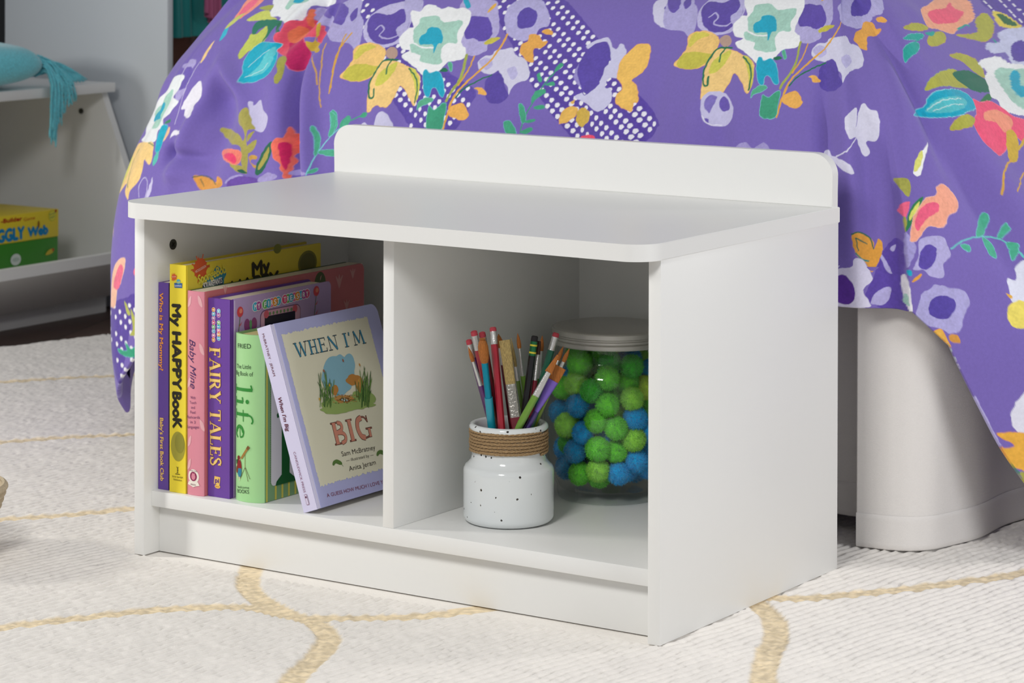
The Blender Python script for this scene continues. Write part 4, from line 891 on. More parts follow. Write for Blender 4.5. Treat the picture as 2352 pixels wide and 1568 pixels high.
_g('M', .98, ('n', (.12, 0), (.16, 1)), ('T', (.16, 1), (.46, .12)), ('n', (.46, .12), (.74, 1)), ('T', (.74, 1), (.84, 0)), ('n', (0, .02), (.26, .02)), ('n', (.72, .02), (1.0, .02)))
_g('B', .72, ('T', (.15, 0), (.15, 1)), ('n', (0, .98), (.36, .98)), ('n', (0, .02), (.38, .02)), ('M', (.34, .97), (.5, .9), (.54, .75), (.46, .6), (.2, .52)), ('M', (.2, .52), (.5, .46), (.62, .3), (.56, .1), (.36, .02)))
_g('G', .86, ('n', (.68, .78), (.58, .95), (.42, 1.0)), ('T', (.42, .97), (.2, .86), (.12, .5), (.22, .14), (.42, .02)), ('n', (.42, .01), (.62, .06), (.70, .2)), ('M', (.70, .02), (.70, .42)), ('n', (.54, .42), (.86, .42)), ('n', (.7, 1), (.7, .72)))
_g("'", .26, ('M', (.12, 1), (.08, .78)))
_g(' ', .34)
_g('l', .34, ('T', (.16, .03), (.16, 1)), ('n', (0, .02), (.32, .02)), ('M', (.0, .93), (.16, .99)))
_g('i', .34, ('T', (.16, .03), (.16, .5)), ('n', (0, .02), (.32, .02)), ('M', (.0, .46), (.16, .5)), ('D', (.14, .74)))
_g('f', .42, ('T', (.16, .02), (.16, .78)), ('M', (.16, .74), (.22, .92), (.36, .99), (.46, .93)), ('n', (0, .5), (.40, .5)), ('n', (0, .02), (.32, .02)))
_g('e', .50, ('n', (.08, .28), (.44, .29)), ('M', (.44, .29), (.40, .45), (.26, .52)), ('T', (.27, .5), (.12, .40), (.07, .25), (.14, .1), (.26, .03)), ('M', (.25, .03), (.36, .02), (.46, .12)))
class Print:
    """flat marks lying on one face of a thing; O, U, V, N are the face's frame in the thing's own coordinates"""
    def __init__(self, M, O, U, V, N, lift=0.0002):
        self.M = M; self.Mi = M.inverted(); self.O, self.U, self.V, self.N = map(Vector, (O, U, V, N)); self.v = []; self.f = []; self.mi = []; self.mats = []; self.lift = lift; self.done = []; self.cur = None
    def px(self, x, y):
        d = self.Mi.to_3x3() @ Vector(CD+CR*(x-1176)/CF-CU*(y-784-SHY)/CF); c = self.Mi @ Vector(CC)
        t = (self.O-c).dot(self.N)/d.dot(self.N); p = c+d*t-self.O; return (p.dot(self.U), p.dot(self.V))
    def sub(self, name):
        """what follows is a marking of its own"""
        if self.v: self.done.append((self.cur, self.v, self.f, self.mi, self.mats))
        self.v, self.f, self.mi, self.mats, self.cur = [], [], [], [], name
    def col(self, c):
        if c not in self.mats: self.mats.append(c)
        return self.mats.index(c)
    def faces(self, verts, faces, c, layer=0):
        b_ = len(self.v); self.k = (getattr(self, 'k', 0)+1) % 14; h = self.lift*(1+layer)+1.2e-5*self.k
        self.v += [self.O+self.U*u+self.V*v+self.N*h for u, v in verts]; self.f += [tuple(i+b_ for i in f) for f in faces]; self.mi += [self.col(c)]*len(faces)
    def poly(self, pts, c, layer=0, smooth=False):
        if smooth: pts = [tuple(p) for p in smooth_closed(pts, 4)]
        tri = geometry.tessellate_polygon([[Vector((p[0], p[1], 0)) for p in pts]]); self.faces(pts, tri, c, layer)
    def ppoly(self, pts, c, layer=0, smooth=False): self.poly([self.px(*p) for p in pts], c, layer, smooth)
    def disc(self, u, v, r, c, layer=0, ry=None, n=24): self.faces([(u+r*cos(2*pi*i/n), v+(ry or r)*sin(2*pi*i/n)) for i in range(n)], [tuple(range(n))], c, layer)
    def stroke(self, pts, w_, c, layer=0):
        P = np.array(pts, float); n = len(P); t = np.gradient(P, axis=0) if n > 2 else np.array([P[1]-P[0]]*2); t /= np.linalg.norm(t, axis=1)[:, None]+1e-12
        q = np.stack([-t[:, 1], t[:, 0]], 1); ww = np.broadcast_to(np.asarray(w_, float), (n,))[:, None]/2
        a, b_ = P+q*ww, P-q*ww; vs = [tuple(x) for x in a]+[tuple(x) for x in b_]
        self.faces(vs, [(i, i+n, i+n+1, i+1) for i in range(n-1)], c, layer)
    def pstroke(self, pts, w_, c, layer=0, sm=True):
        P = [self.px(*p) for p in pts]
        if sm and len(P) > 2: P = catmull(P, 5)
        self.stroke(P, w_, c, layer)
    def _frame(self, a, b_, h):
        a = np.array(a, float); b_ = np.array(b_, float); d = b_-a; Ld = np.linalg.norm(d); d /= Ld; return a, d, np.array([-d[1], d[0]]), Ld
    def text(self, s, a, b_, h, c, layer=1, bold=0.0, slant=0.0, cap=0.73):
        v, f = text_mesh(s)
        if not len(v): return
        a, d, q, Ld = self._frame(a, b_, h); w_ = v[:, 0].max()-v[:, 0].min(); x = (v[:, 0]-v[:, 0].min())/w_*Ld; y = v[:, 1]/cap*h
        x = x+slant*y; P = a+x[:, None]*d+y[:, None]*q
        self.faces([tuple(p) for p in P], f, c, layer)
        if bold:
            for ox, oy in ((bold, 0), (-bold, 0), (0, bold), (0, -bold)): self.faces([tuple(p+np.array((ox, oy))) for p in P], f, c, layer)
    def ptext(self, s, a, b_, hpx, c, layer=1, **k):
        A, B = self.px(*a), self.px(*b_); self.text(s, A, B, hpx, c, layer, **k)
    def glyphs(self, s, a, b_, h, c, layer=1, T=0.17, M_=0.11, n_=0.045, grow=0.0):
        a, d, q, Ld = self._frame(a, b_, h); tot = sum(GL[ch][0] for ch in s)+0.08*(len(s)-1); sx = Ld/tot; x = 0
        for ch in s:
            wch, st = GL[ch]
            for k in st:
                if k[0] == 'D':
                    p = a+d*(x+k[1][0])*sx+q*k[1][1]*h; self.disc(p[0], p[1], 0.09*h+grow, c, layer); continue
                P = np.array(k[1:], float)
                if len(P) > 2: P = catmull(P, 5)
                W_ = {'T': T, 'M': M_, 'n': n_}[k[0]]*h+2*grow
                pts = [a+d*(x+px_)*sx+q*py_*h for px_, py_ in P]
                if grow and len(pts) == 2:
                    dd_ = pts[1]-pts[0]; dd_ /= np.linalg.norm(dd_); pts = [pts[0]-dd_*grow, pts[1]+dd_*grow]
                self.stroke(pts, W_, c, layer)
            x += wch+0.08
    def build(self, name, parent, rough=0.4):
        self.sub(None); out = []
        for nm, v, f, mi, mats in self.done:
            me = bpy.data.meshes.new(nm or name); me.from_pydata([tuple(x) for x in v], [], f)
            o = link(nm or name, me, [mat('ink '+c, c, rough) for c in mats], parent)
            me.polygons.foreach_set('material_index', mi); me.update(); out.append(o)
        return out
# ---------------------------------------------------------------- books
def book(name, x0, y0, t, d, h, spine_c, front_c, back_c, label, tilt=0.0, page_c='efe6d2', b=0.0022, round_=0.0, bulge=0.0, grp='children\'s books in the left cubby', inset=0.003, hinge=False, flush=False, tuck=0.0):
    e = empty(name, (x0, y0, ZS+0.0002), label, 'book', grp, (0, tilt, 0))
    bpy.context.view_layer.update(); sc = mat('cover '+spine_c, spine_c, 0.42, coat=0.15, bump=0.05, bscale=500)
    fc = mat('cover '+front_c, front_c, 0.42, coat=0.15, bump=0.05, bscale=500); bc_ = mat('cover '+back_c, back_c, 0.42, coat=0.15)
    ins = 0.0006 if flush else inset
    def board(nm, xa, xb, m):
        bm = bmesh.new(); prism(bm, rrect(b*0.9 if not hinge else 0.0075, d, 0, h, max(round_, 0.0008), 6, (0, 1, 1, 0)), 0, xa, xb)
        es = [e_ for e_ in bm.edges if abs(e_.verts[0].co.x-e_.verts[1].co.x) < 1e-7]
        bmesh.ops.bevel(bm, geom=es, offset=0.0004, segments=2, affect='EDGES'); return bm_obj(nm, bm, m, e, angle=35)
    board('front_cover', t-b, t, fc); board('back_cover', 0, b, bc_)
    if hinge:   # cloth joint groove between spine and boards
        for xa, xb in ((t-b*0.55, t-b*0.15), (b*0.15, b*0.55)):
            bm = bmesh.new(); prism(bm, [(b*0.8, 0.0004), (0.0076, 0.0004), (0.0076, h-0.0004), (b*0.8, h-0.0004)], 0, xa, xb); bm_obj('joint', bm, sc, e, angle=35)
    n = 18; pts = []
    for i in range(n+1):
        u = i/n; pts.append(((t-tuck)*u, -bulge*(4*u*(1-u))**0.8+0.0))
    pin = [(p[0]*(1-2*0.0009/t)+0.0009, p[1]+b) for p in reversed(pts)]
    bm = bmesh.new(); prism(bm, pts+pin, 2, 0, h); bm_obj('spine', bm, sc, e, angle=50)
    pm = mat('paper '+page_c, page_c, 0.9, bump=0.6, bscale=60, stretch=(40, 1, 1))
    bm = bmesh.new(); prism(bm, [(b+0.0001, b+0.002), (t-b-0.0001, b+0.002), (t-b-0.0001, d-ins), (b+0.0001, d-ins)], 2, ins, h-ins); bm_obj('pages', bm, pm, e, angle=35)
    e['_t'] = t; del e['_t']
    M_ = Matrix.Translation((x0, y0, ZS+0.0002)) @ Matrix.Rotation(tilt, 4, 'Y')
    sp = Print(M_, (0, -bulge-0.0 if not bulge else 0, 0), (1, 0, 0), (0, 0, 1), (0, -1, 0)); cv = Print(M_, (t, 0, 0), (0, 1, 0), (0, 0, 1), (1, 0, 0))
    return e, sp, cv
class SpineWrap(Print):
    def build(self, name, parent, rough=0.4):
        t, bl = self.tb
        o = None; self.v = [Vector((p.x, p.y, p.z)) for p in self.v]; o = Print.build(self, name, parent, rough)
        for ob in (o if isinstance(o, list) else [o]):
            bm = bmesh.new(); bm.from_mesh(ob.data)
            for k in range(1, 24): bmesh.ops.bisect_plane(bm, geom=bm.verts[:]+bm.edges[:]+bm.faces[:], plane_co=(t*k/24, 0, 0), plane_no=(1, 0, 0))
            for v in bm.verts:
                u = min(max(v.co.x/t, 0), 1); v.co.y += -bl*(4*u*(1-u))**0.8
            bm.to_mesh(ob.data); bm.free()
        return o
# 1 thin purple board book with green cover
e, sp, cv = book('picture_book', 0.0166, 0.026, 0.0198, 0.235, 0.2585, '5f3f96', '0f8a5c', '5f3f96', 'thin purple book leftmost against the bench side, orange words on its spine', round_=0.01, flush=True, tuck=0.0032, b=0.003)
sp.sub('title_lettering'); sp.ptext('Who is My Mommy?', (367, 672), (367, 850), 0.0062, 'ef9a35', 1, bold=0.00025); sp.sub('series_lettering'); sp.ptext("Baby's First Book Club", (368, 959), (369, 1103), 0.0058, 'f3c862', 1, bold=0.00018)
sp.build('spine_lettering', e)
# 2 tall yellow book
e, sp, cv = book('picture_book', 0.0385, 0.022, 0.0262, 0.273, 0.2832, 'efd837', 'd9c53a', 'd9c53a', 'tallest book, bright yellow with fat black letters down its spine', b=0.0026)
sp.sub('title_lettering')
for k_, (s_, y0_, y1_) in enumerate((('My', 699, 748), ('HAPPY', 762, 893), ('BooK', 900, 982))):
    sp.ptext(s_, (396+k_*0.7, y0_), (397+k_*0.7, y1_), 0.0140, '232013', 1, bold=0.0011, cap=0.73)
sp.sub('printed_hole'); sp.disc(*sp.px(409, 1025), 0.0115, 'a39b38', 0, 0.0185, 40); sp.disc(*sp.px(413, 1017), 0.0075, '8f8a33', 1, 0.0125, 40)
u, v = sp.px(400, 636)
def splat(P_, u, v, r, c, layer, n=40, seed=3):
    rr = np.random.default_rng(seed); pts = []
    for i in range(n):
        a = 2*pi*i/n; pts.append((u+r*(1+(0.28*rr.random() if i % 3 == 0 else 0))*cos(a), v+r*(1+(0.28*rr.random() if i % 3 == 0 else 0))*sin(a)))
    P_.poly(pts, c, layer)
    for i in range(9):
        a = rr.random()*2*pi; P_.stroke([(u+r*cos(a), v+r*sin(a)), (u+1.45*r*cos(a), v+1.45*r*sin(a))], r*0.13, c, layer)
sp.sub('series_logo'); splat(sp, u, v, 0.0038, 'd9622e', 1); sp.text('NICKELODEON', (u-0.0034, v-0.0006), (u+0.0034, v+0.0004), 0.0011, 'f6ece2', 2)
u2, v2 = sp.px(409, 652); sp.poly([(u2-0.006, v2+0.001), (u2+0.007, v2+0.0015), (u2+0.0068, v2-0.0045), (u2-0.0055, v2-0.005)], '2e5c9a', 1); sp.disc(u2+0.001, v2+0.003, 0.0032, '49a7bd', 1, 0.003)
sp.text('SpongeBob', (u2-0.0055, v2+0.0012), (u2+0.0065, v2+0.0018), 0.0028, 'e9e04a', 3); sp.text('SQUAREPANTS', (u2-0.005, v2-0.0034), (u2+0.006, v2-0.003), 0.0022, 'eef2f6', 2)
sp.sub('publisher_mark'); sp.ptext('Simon Spotlight', (396, 1095), (421, 1098), 0.0022, '3b3616', 1); sp.ptext('Nickelodeon', (399, 1102), (418, 1105), 0.0022, '3b3616', 1)
u, v = sp.px(408, 1081); sp.stroke([(u-0.0035, v-0.004), (u+0.004, v-0.004)], 0.0008, '3b3616', 1)
for du in (-0.0012, 0, 0.0012): sp.stroke([(u+du, v-0.003), (u-du*0.7+0.0004, v+0.001), (u+du*1.3, v+0.0052)], 0.0005, '3b3616', 1)
sp.build('spine_lettering', e)
cv.sub('series_logo'); u, v = cv.px(460, 616); splat(cv, u, v, 0.0125, 'c8552a', 0, seed=5)
cv.poly([cv.px(*p) for p in ((478, 650), (470, 640), (480, 636), (488, 630), (492, 618), (498, 610), (504, 614), (506, 622), (516, 617), (519, 630), (514, 640), (513, 655), (470, 668))], '2f8298', 1)
cv.poly([cv.px(*p) for p in ((464, 655), (510, 637), (511, 652), (466, 668))], '1d2f4d', 2)
cv.ptext('NICKELODEON', (448, 627), (472, 613), 0.0034, 'ead8c4', 3); cv.ptext('SpongeBob', (455, 652), (518, 625), 0.0118, 'd8cc45', 4, bold=0.0005); cv.ptext('SQUAREPANTS', (466, 663), (509, 649), 0.0078, 'dfe0dc', 4, bold=0.0002)
cv.sub('title_lettering'); cv.ptext('My', (580, 635), (619, 624), 0.0185, '2b2716', 1, bold=0.0014); cv.ptext('HAPPY', (531, 679), (640, 653), 0.0185, '2b2716', 1, bold=0.0014)
cv.sub('printed_hole'); u, v = cv.px(637, 571); cv.disc(u, v, 0.0080, '77792c', 0, 0.0062, 40); cv.sub('printed_hole'); u, v = cv.px(706, 604); cv.disc(u, v, 0.0200, '77742c', 0, 0.0165, 40); cv.disc(u, v, 0.0165, '5f5d26', 1, 0.0135, 40)
cv.build('cover_print', e)
# 3 pink book
e, sp, cv = book('picture_book', 0.0655, 0.024, 0.0272, 0.329, 0.2525, 'dc8b9b', 'c96f74', '3a5a34', 'pink book with pale petals and dark script on its spine, beside the yellow one', b=0.0024, round_=0.008, flush=True, bulge=0.0022)
sp = SpineWrap(sp.M, (0, 0, 0), (1, 0, 0), (0, 0, 1), (0, -1, 0)); sp.tb = (0.0272, 0.0022)
sp.sub('title_lettering'); sp.ptext('Baby Mine', (437, 778), (440, 889), 0.0105, '4a2c63', 1, slant=0.35)
sp.sub('subtitle_lettering')
for k_, s_ in enumerate(('With', 'Touch', 'and', 'Feel', 'Flashcards', 'in 3', 'Languages')):
    hw = len(s_)*1.55; yb = 915+k_*11.2; sp.ptext(s_, (446-hw, yb), (446+hw, yb+0.8), 0.0036, '6b3a68', 1)
sp.sub('publisher_mark'); u, v = sp.px(447, 1093); sp.disc(u, v, 0.0086, 'f1e8dc', 0, 0.0088, 40); sp.disc(u, v, 0.0056, '8a1f52', 1, 0.0058, 30); sp.disc(u+0.0003, v-0.0004, 0.0033, 'd9899a', 2, 0.0038); sp.disc(u-0.001, v+0.003, 0.0012, 'd9899a', 2); sp.disc(u+0.0016, v+0.003, 0.0012, 'd9899a', 2)
sp.text('PIGGY TOES', (u-0.0062, v+0.0061), (u+0.0062, v+0.0061), 0.0016, '6b1d48', 2)
sp.poly([(u-0.0098, v-0.0105), (u-0.0072, v-0.0062), (u, v-0.0080), (u+0.0072, v-0.0062), (u+0.0098, v-0.0105), (u+0.004, v-0.0118), (u, v-0.0132), (u-0.004, v-0.0118)], 'f1e8dc', 2)
sp.text('PRESS', (u-0.0042, v-0.0110), (u+0.0042, v-0.0110), 0.0019, '6b1d48', 3)
sp.sub('petal_print')
for (x_, y_, a_) in ((437, 690, 1), (462, 690, -1), (436, 875, 1), (465, 800, -1), (437, 1010, 1), (466, 975, -1), (436, 1063, 1)):
    sp.sub('petal_print'); u, v = sp.px(x_, y_); sp.poly([(u-0.003*a_, v-0.008), (u+0.002*a_, v-0.004), (u+0.0035*a_, v+0.006), (u-0.001*a_, v+0.002)], 'e6aeb4', 0, True)
sp.build('spine_lettering', e)
for (x_, y_, s_) in ((779, 652, 1), (810, 632, 0.75), (796, 705, 0.8), (517, 668, 0.6), (735, 640, 0.4)):
    cv.sub('tulip_print'); u, v = cv.px(x_, y_)
    for a_ in (-0.5, 0, 0.5):
        c_, n_ = cos(pi/2+a_), sin(pi/2+a_); cv.poly([(u, v-0.006*s_), (u+(c_*0.6-0.25)*0.009*s_, v+n_*0.004*s_), (u+c_*0.016*s_, v+n_*0.013*s_), (u+(c_*0.6+0.25)*0.009*s_, v+n_*0.004*s_)], 'd79a98', 0, True)
cv.sub('printed_hole'); u, v = cv.px(735, 652); cv.disc(u, v, 0.012, '4b5a2e', 0, 0.016, 30); cv.build('cover_print', e)
# 4 purple fairy tale book
CB = ['3fb3d6', 'e2679c', '67b85a', 'b04a9a', 'e8962f', '42a9c9', 'dd4f7e']
def badges(P_, s_, a, b_, r, h, seed=0, lay=1):
    n = len(s_); a = np.array(a); b_ = np.array(b_); d = (b_-a)/np.linalg.norm(b_-a); q = np.array([-d[1], d[0]])
    for i, ch in enumerate(s_):
        if ch == ' ': continue
        c0 = a+(b_-a)*(i+0.5)/n; P_.disc(c0[0], c0[1], r*1.18, 'ece6f0', lay, n=16); P_.disc(c0[0], c0[1], r, CB[(i*3+seed) % 7], lay+1, n=16)
        p = c0-d*h*0.33-q*h*0.5; wd_ = 0.2 if ch == 'I' else 0.66; p = p+d*h*(0.66-wd_)/2; P_.text(ch, tuple(p), tuple(p+d*h*wd_), h, 'f7f4f8', lay+2, bold=h*0.03)
e, sp, cv = book('story_book', 0.0937, 0.030, 0.0345, 0.204, 0.2450, '6a3f9c', 'b59bc9', '6a3f9c', 'thick purple book with large gold capital letters on its spine', b=0.0026, round_=0.006, hinge=True)
sp.sub('series_lettering'); badges(sp, 'MY FIRST', sp.px(503, 710), sp.px(503, 781), 0.0026, 0.0036, 0); badges(sp, 'TREASURY', sp.px(491, 706), sp.px(491, 785), 0.0026, 0.0036, 4)
sp.sub('title_lettering')
for g_, c_, l_ in ((0.0004, 'b9782c', 1), (0, 'f3d07a', 2)):
    sp.glyphs('FAIRY TALES', sp.px(482, 797), sp.px(484, 1068), 0.0168, c_, l_, T=0.2, n_=0.055, grow=g_)
sp.sub('publisher_mark'); u, v = sp.px(499, 1104); sp.poly([(u-0.005, v-0.004), (u+0.004, v-0.0048), (u+0.0052, v+0.005), (u-0.004, v+0.0056)], 'f0c463', 1); sp.text('pi', (u-0.003, v-0.0018), (u+0.0028, v-0.0022), 0.0058, '5a2f8c', 2, bold=0.0003)
sp.disc(u+0.0008, v-0.0068, 0.0043, 'f0c463', 1, 0.0024); sp.text('kids', (u-0.002, v-0.0078), (u+0.0036, v-0.0078), 0.0022, 'c0702c', 2); sp.build('spine_lettering', e)
cv.poly([(0.0075, 0.002), (0.010, 0.002), (0.010, 0.243), (0.0075, 0.243)], 'cdbbe0', 0)
cv.sub('series_lettering'); badges(cv, 'MY FIRST TREASURY', cv.px(582, 705), cv.px(708, 673), 0.0056, 0.0068, 0)
cv.sub('window_print'); fr = [cv.px(*p) for p in ((597, 716), (688, 694), (692, 712), (694, 830), (597, 852))]
u0, v1 = cv.px(597, 714); u1, _ = cv.px(690, 694); cv.poly(rrect(u0, u1, v1-0.085, v1, 0.009, 6), '6d4f74', 0); cv.poly(rrect(u0+0.0012, u1-0.0012, v1-0.084, v1-0.0012, 0.008, 6), 'c99ab4', 1)
ua, va = cv.px(607, 727); ub, _ = cv.px(677, 713); cv.poly(rrect(ua, ub, va-0.062, va, 0.0015, 3), '14122c', 2)
for k_ in range(9):
    u_ = u0+0.012+k_*(u1-u0-0.024)/8; cv.disc(u_, v1-0.0055, 0.0022 if k_ % 8 else 0.005, '6c8a62' if k_ % 8 else 'c25a6a', 2)
for (x_, y_) in ((551, 716), (726, 668)):
    cv.sub('flower_print'); u, v = cv.px(x_, y_); cv.disc(u, v, 0.006, 'd2454f', 1, 0.0065); cv.disc(u+0.001, v+0.001, 0.003, 'e98a72', 2); cv.stroke([(u, v-0.006), (u-0.004, v-0.03), (u-0.002, v-0.055)], 0.001, '5f7a3f', 1)
    for dv in (0.018, 0.03): cv.poly([(u-0.003, v-dv), (u+0.004, v-dv+0.006), (u+0.001, v-dv+0.001)], 'c9606a', 1)
cv.sub('butterfly_print'); u, v = cv.px(575, 745)
for a_, c_ in ((-1, '8a3f7a'), (1, '8a3f7a')): cv.disc(u+a_*0.007, v, 0.0055, c_, 1, 0.008)
cv.disc(u, v, 0.0025, '5f9a6a', 2, 0.006); cv.build('cover_print', e)
# 5 green book with rounded spine
e, sp, cv = book('story_book', 0.1325, 0.0365, 0.0455, 0.146, 0.2050, 'a5d896', '7ea873', '7ea873', 'light green fat book with rounded spine and upright l-i-f-e letters', b=0.0024, bulge=0.0085, page_c='e9dc9c', round_=0.001)
s2 = SpineWrap(sp.M, (0, 0, 0), (1, 0, 0), (0, 0, 1), (0, -1, 0)); s2.tb = (0.0455, 0.0085); O0 = s2.O.copy()
def spx(x, y):    # on the bulging spine: meet the ray a little in front
    s2.O = Vector((0, -0.007, 0)); r_ = s2.px(x, y); s2.O = O0; return r_
s2.sub('author_lettering'); s2.text('FRIED', spx(545, 799), spx(578, 800), 0.0060, '2c4a2c', 1); s2.sub('subtitle_lettering'); s2.text('The Little', spx(541, 845), spx(578, 847), 0.0054, '2c4a2c', 1); s2.text('Big Book of', spx(539, 860), spx(582, 864), 0.0054, '2c4a2c', 1)
s2.sub('title_lettering'); s2.glyphs('life', spx(538, 881), spx(540, 1006), 0.0290, '2e8a34', 1, T=0.135, M_=0.07, n_=0.04)
# child with telescope
def sp5(pts): return [spx(*p) for p in pts]
s2.sub('stargazer_picture'); s2.stroke(sp5(((556, 1052), (573, 1026))), 0.0030, 'a37a3a', 2); s2.stroke(sp5(((570, 1031), (574, 1025))), 0.0038, '7a5526', 3)
for p in (((565, 1042), (565, 1073)),): s2.stroke(sp5(p), 0.0007, '8a6a32', 1)
for p in (((565, 1073), (553, 1098)), ((565, 1073), (572, 1105)), ((566, 1073), (576, 1100))): s2.stroke(sp5(p), 0.0006, '5d4a2a', 1)
u, v = spx(550, 1052); s2.disc(u, v, 0.0026, 'e8b48f', 2); s2.disc(u-0.001, v+0.0006, 0.0028, '7a2a1e', 3); s2.poly(sp5(((544, 1059), (554, 1058), (556, 1080), (545, 1080))), '8a2222', 2, True); s2.poly(sp5(((546, 1076), (556, 1076), (555, 1092), (549, 1094), (545, 1086))), '2f7f9a', 3, True)
s2.disc(*spx(543, 1078), 0.0024, '7c4424', 3, 0.0044); s2.stroke(sp5(((545, 1090), (547, 1098))), 0.0012, 'e8d9c4', 2); s2.stroke(sp5(((551, 1094), (551, 1103))), 0.0012, 'e8d9c4', 2); s2.poly(sp5(((540, 1056), (546, 1053), (545, 1062), (541, 1066))), '2f5a34', 3)
s2.sub('publisher_lettering'); s2.text('welcome', spx(544, 1120), spx(574, 1122), 0.0034, '3f5a3c', 1); s2.text('BOOKS', spx(544, 1131), spx(574, 1133), 0.0048, '2a3a28', 1); s2.build('spine_lettering', e)
for y_ in (616,):
    u, v = cv.px(615, 950); cv.poly([(0.0025, 0.0005), (0.0055, 0.0005), (0.0055, 0.2045), (0.0025, 0.2045)], 'd6cb52', 0)
cv.sub('panel_print'); u0, v0 = cv.px(622, 1117); cv.poly(rrect(u0, 0.138, v0, 0.198, 0.006, 6), 'dedcd8', 1)
for k_ in range(70): cv.disc(u0-0.0012, v0+0.004+k_*0.0028, 0.0006, '4c6b46', 1, n=6)
for k_ in range(8):
    ua = cv.px(631, 1130)[0]+k_*0.0130; cv.poly([(ua, 0.0006), (ua+0.0036, 0.0006), (ua+0.0036, v0-0.0006), (ua, v0-0.0006)], 'd6cb52', 0)
cv.sub('cover_letter'); A_ = cv.px(646, 1106)[0]; B_ = cv.px(664, 1106)[0]; vb = cv.px(655, 1107)[1]
cv.poly([(A_, vb+0.004), (B_, vb+0.004), (B_, vb+0.098), (A_+0.002, vb+0.096), (A_-0.010, vb+0.086), (A_-0.009, vb+0.082), (A_, vb+0.083)], '1b5e2a', 2)
cv.poly([(A_-0.012, vb-0.001), (B_+0.012, vb-0.001), (B_+0.010, vb+0.004), (B_, vb+0.011), (A_, vb+0.011), (A_-0.010, vb+0.004)], '1b5e2a', 2); cv.build('cover_print', e)
# 6 lavender book leaning
TILT = -math.atan((0.2506-0.178)/(0.2935-0.0783))
e, sp, cv = book('story_book', 0.2506, 0.021, 0.0215, 0.215, 0.2272, 'd3cfea', 'aeb0dc', 'aeb0dc', 'lavender hardcover leaning against the green book, cream front with a meadow picture', tilt=TILT, b=0.0026, round_=0.011, hinge=True)
sp.sub('author_lettering'); sp.ptext('McBRATNEY \u00b7 JERAM', (602, 767), (628, 864), 0.0036, '6b2f3c', 1); sp.sub('title_lettering'); sp.ptext("When I'm Big", (638, 912), (658, 990), 0.0056, '5f1f33', 1, slant=0.2, bold=0.00015); sp.sub('publisher_lettering'); sp.ptext('CANDLEWICK PRESS', (674, 1038), (698, 1131), 0.0034, '8a5a74', 1)
sp.sub('publisher_mark'); u, v = sp.px(705, 1147); sp.poly(rrect(u-0.0022, u+0.0022, v-0.0065, v+0.0065, 0.0008, 2), '9a7a94', 1); sp.poly(rrect(u-0.0016, u+0.0016, v-0.0058, v+0.0058, 0.0006, 2), 'cfc6de', 2); sp.disc(u, v+0.003, 0.0013, '5f2f4c', 3); sp.build('spine_lettering', e)
cr = [cv.px(646, 768), cv.px(843, 727), None, cv.px(737, 1116)]
ul, vt = cr[0]; ur, _ = cr[1]; _, vb = cr[3]; rr_ = np.random.default_rng(11); pts = []
def jag(a, b_, n, amp):
    a, b_ = np.array(a), np.array(b_); d = (b_-a); q = np.array([-d[1], d[0]])/np.linalg.norm(d); return [tuple(a+d*i/n+q*amp*(rr_.random()-0.5)) for i in range(n)]
ur = min(ur, 0.208); pts = jag((ul, vb), (ur, vb), 90, 0.0030)+jag((ur, vb), (ur, vt), 90, 0.0012)+jag((ur, vt), (ul, vt), 90, 0.0026)+jag((ul, vt), (ul, vb), 120, 0.0014)
cv.sub('cream_panel'); cv.poly(pts, 'dcd9c2', 0)
cv.sub('title_lettering')
for g_, c_, l_ in ((0.0003, '2b2424', 1), (0, '3a7f9c', 2)):
    cv.glyphs("WHEN I'M", cv.px(681, 821), cv.px(840, 788), 0.0175, c_, l_, T=0.16, M_=0.11, n_=0.035 if l_ == 1 else 0.012, grow=g_)
cv.sub('title_lettering')
for g_, c_, l_ in ((0.00055, '451a17', 1), (0, 'c98671', 2)):
    cv.glyphs('BIG', cv.px(770, 1022), cv.px(858, 1002), 0.0268, c_, l_, T=0.23, M_=0.16, n_=0.05 if l_ == 1 else 0.02, grow=g_)
cv.sub('meadow_picture')
# meadow vignette: sky patch, ground, reeds, a nest with blue eggs
def blob(cx, cy, rx, ry, amp, n, seed, c, lay):
    rr = np.random.default_rng(seed); cv.poly([cv.px(cx+rx*(1+amp*(rr.random()-0.5))*cos(2*pi*i/n), cy+ry*(1+amp*(rr.random()-0.5))*sin(2*pi*i/n)) for i in range(n)], c, lay, True)
blob(776, 862, 37, 47, 0.12, 26, 1, '86b4c6', 1); blob(800, 840, 14, 26, 0.2, 14, 9, '86b4c6', 1)
blob(798, 926, 62, 16, 0.25, 26, 2, '93ab63', 2); blob(772, 937, 38, 14, 0.3, 20, 3, '93ab63', 2); blob(832, 915, 28, 20, 0.2, 16, 4, '93ab63', 2)
blob(812, 872, 17, 13, 0.3, 14, 21, 'b9803e', 2); blob(826, 884, 9, 16, 0.3, 12, 22, 'c48f4a', 2); blob(768, 896, 8, 12, 0.3, 10, 23, 'b9803e', 2)
blob(790, 916, 22, 9, 0.35, 20, 5, 'b98a4e', 3); blob(791, 918, 13, 5, 0.3, 14, 6, '6d4f2c', 4)
for dx, dy in ((-6, 0), (-1, 2), (4, 0), (0, -2), (6, 2)): u, v = cv.px(790+dx, 918+dy); cv.disc(u, v, 0.0014, 'a9cdd2', 5, 0.0011, 10)
rr = np.random.default_rng(15)
for k_ in range(64):
    left = k_ % 2; bx_ = (733+rr.random()*30) if left else (815+rr.random()*32); by_ = 905+rr.random()*32; h_ = 18+rr.random()*(58 if not left else 46); ln = (rr.random()-0.6)*26 if left else (rr.random()-0.35)*22
    cv.pstroke([(bx_, by_), (bx_+ln*0.35, by_-h_*0.55), (bx_+ln, by_-h_)], [0.0011]*10+[0.0002], ['55793a', '6d9147', '3f6232'][k_ % 3], 5)
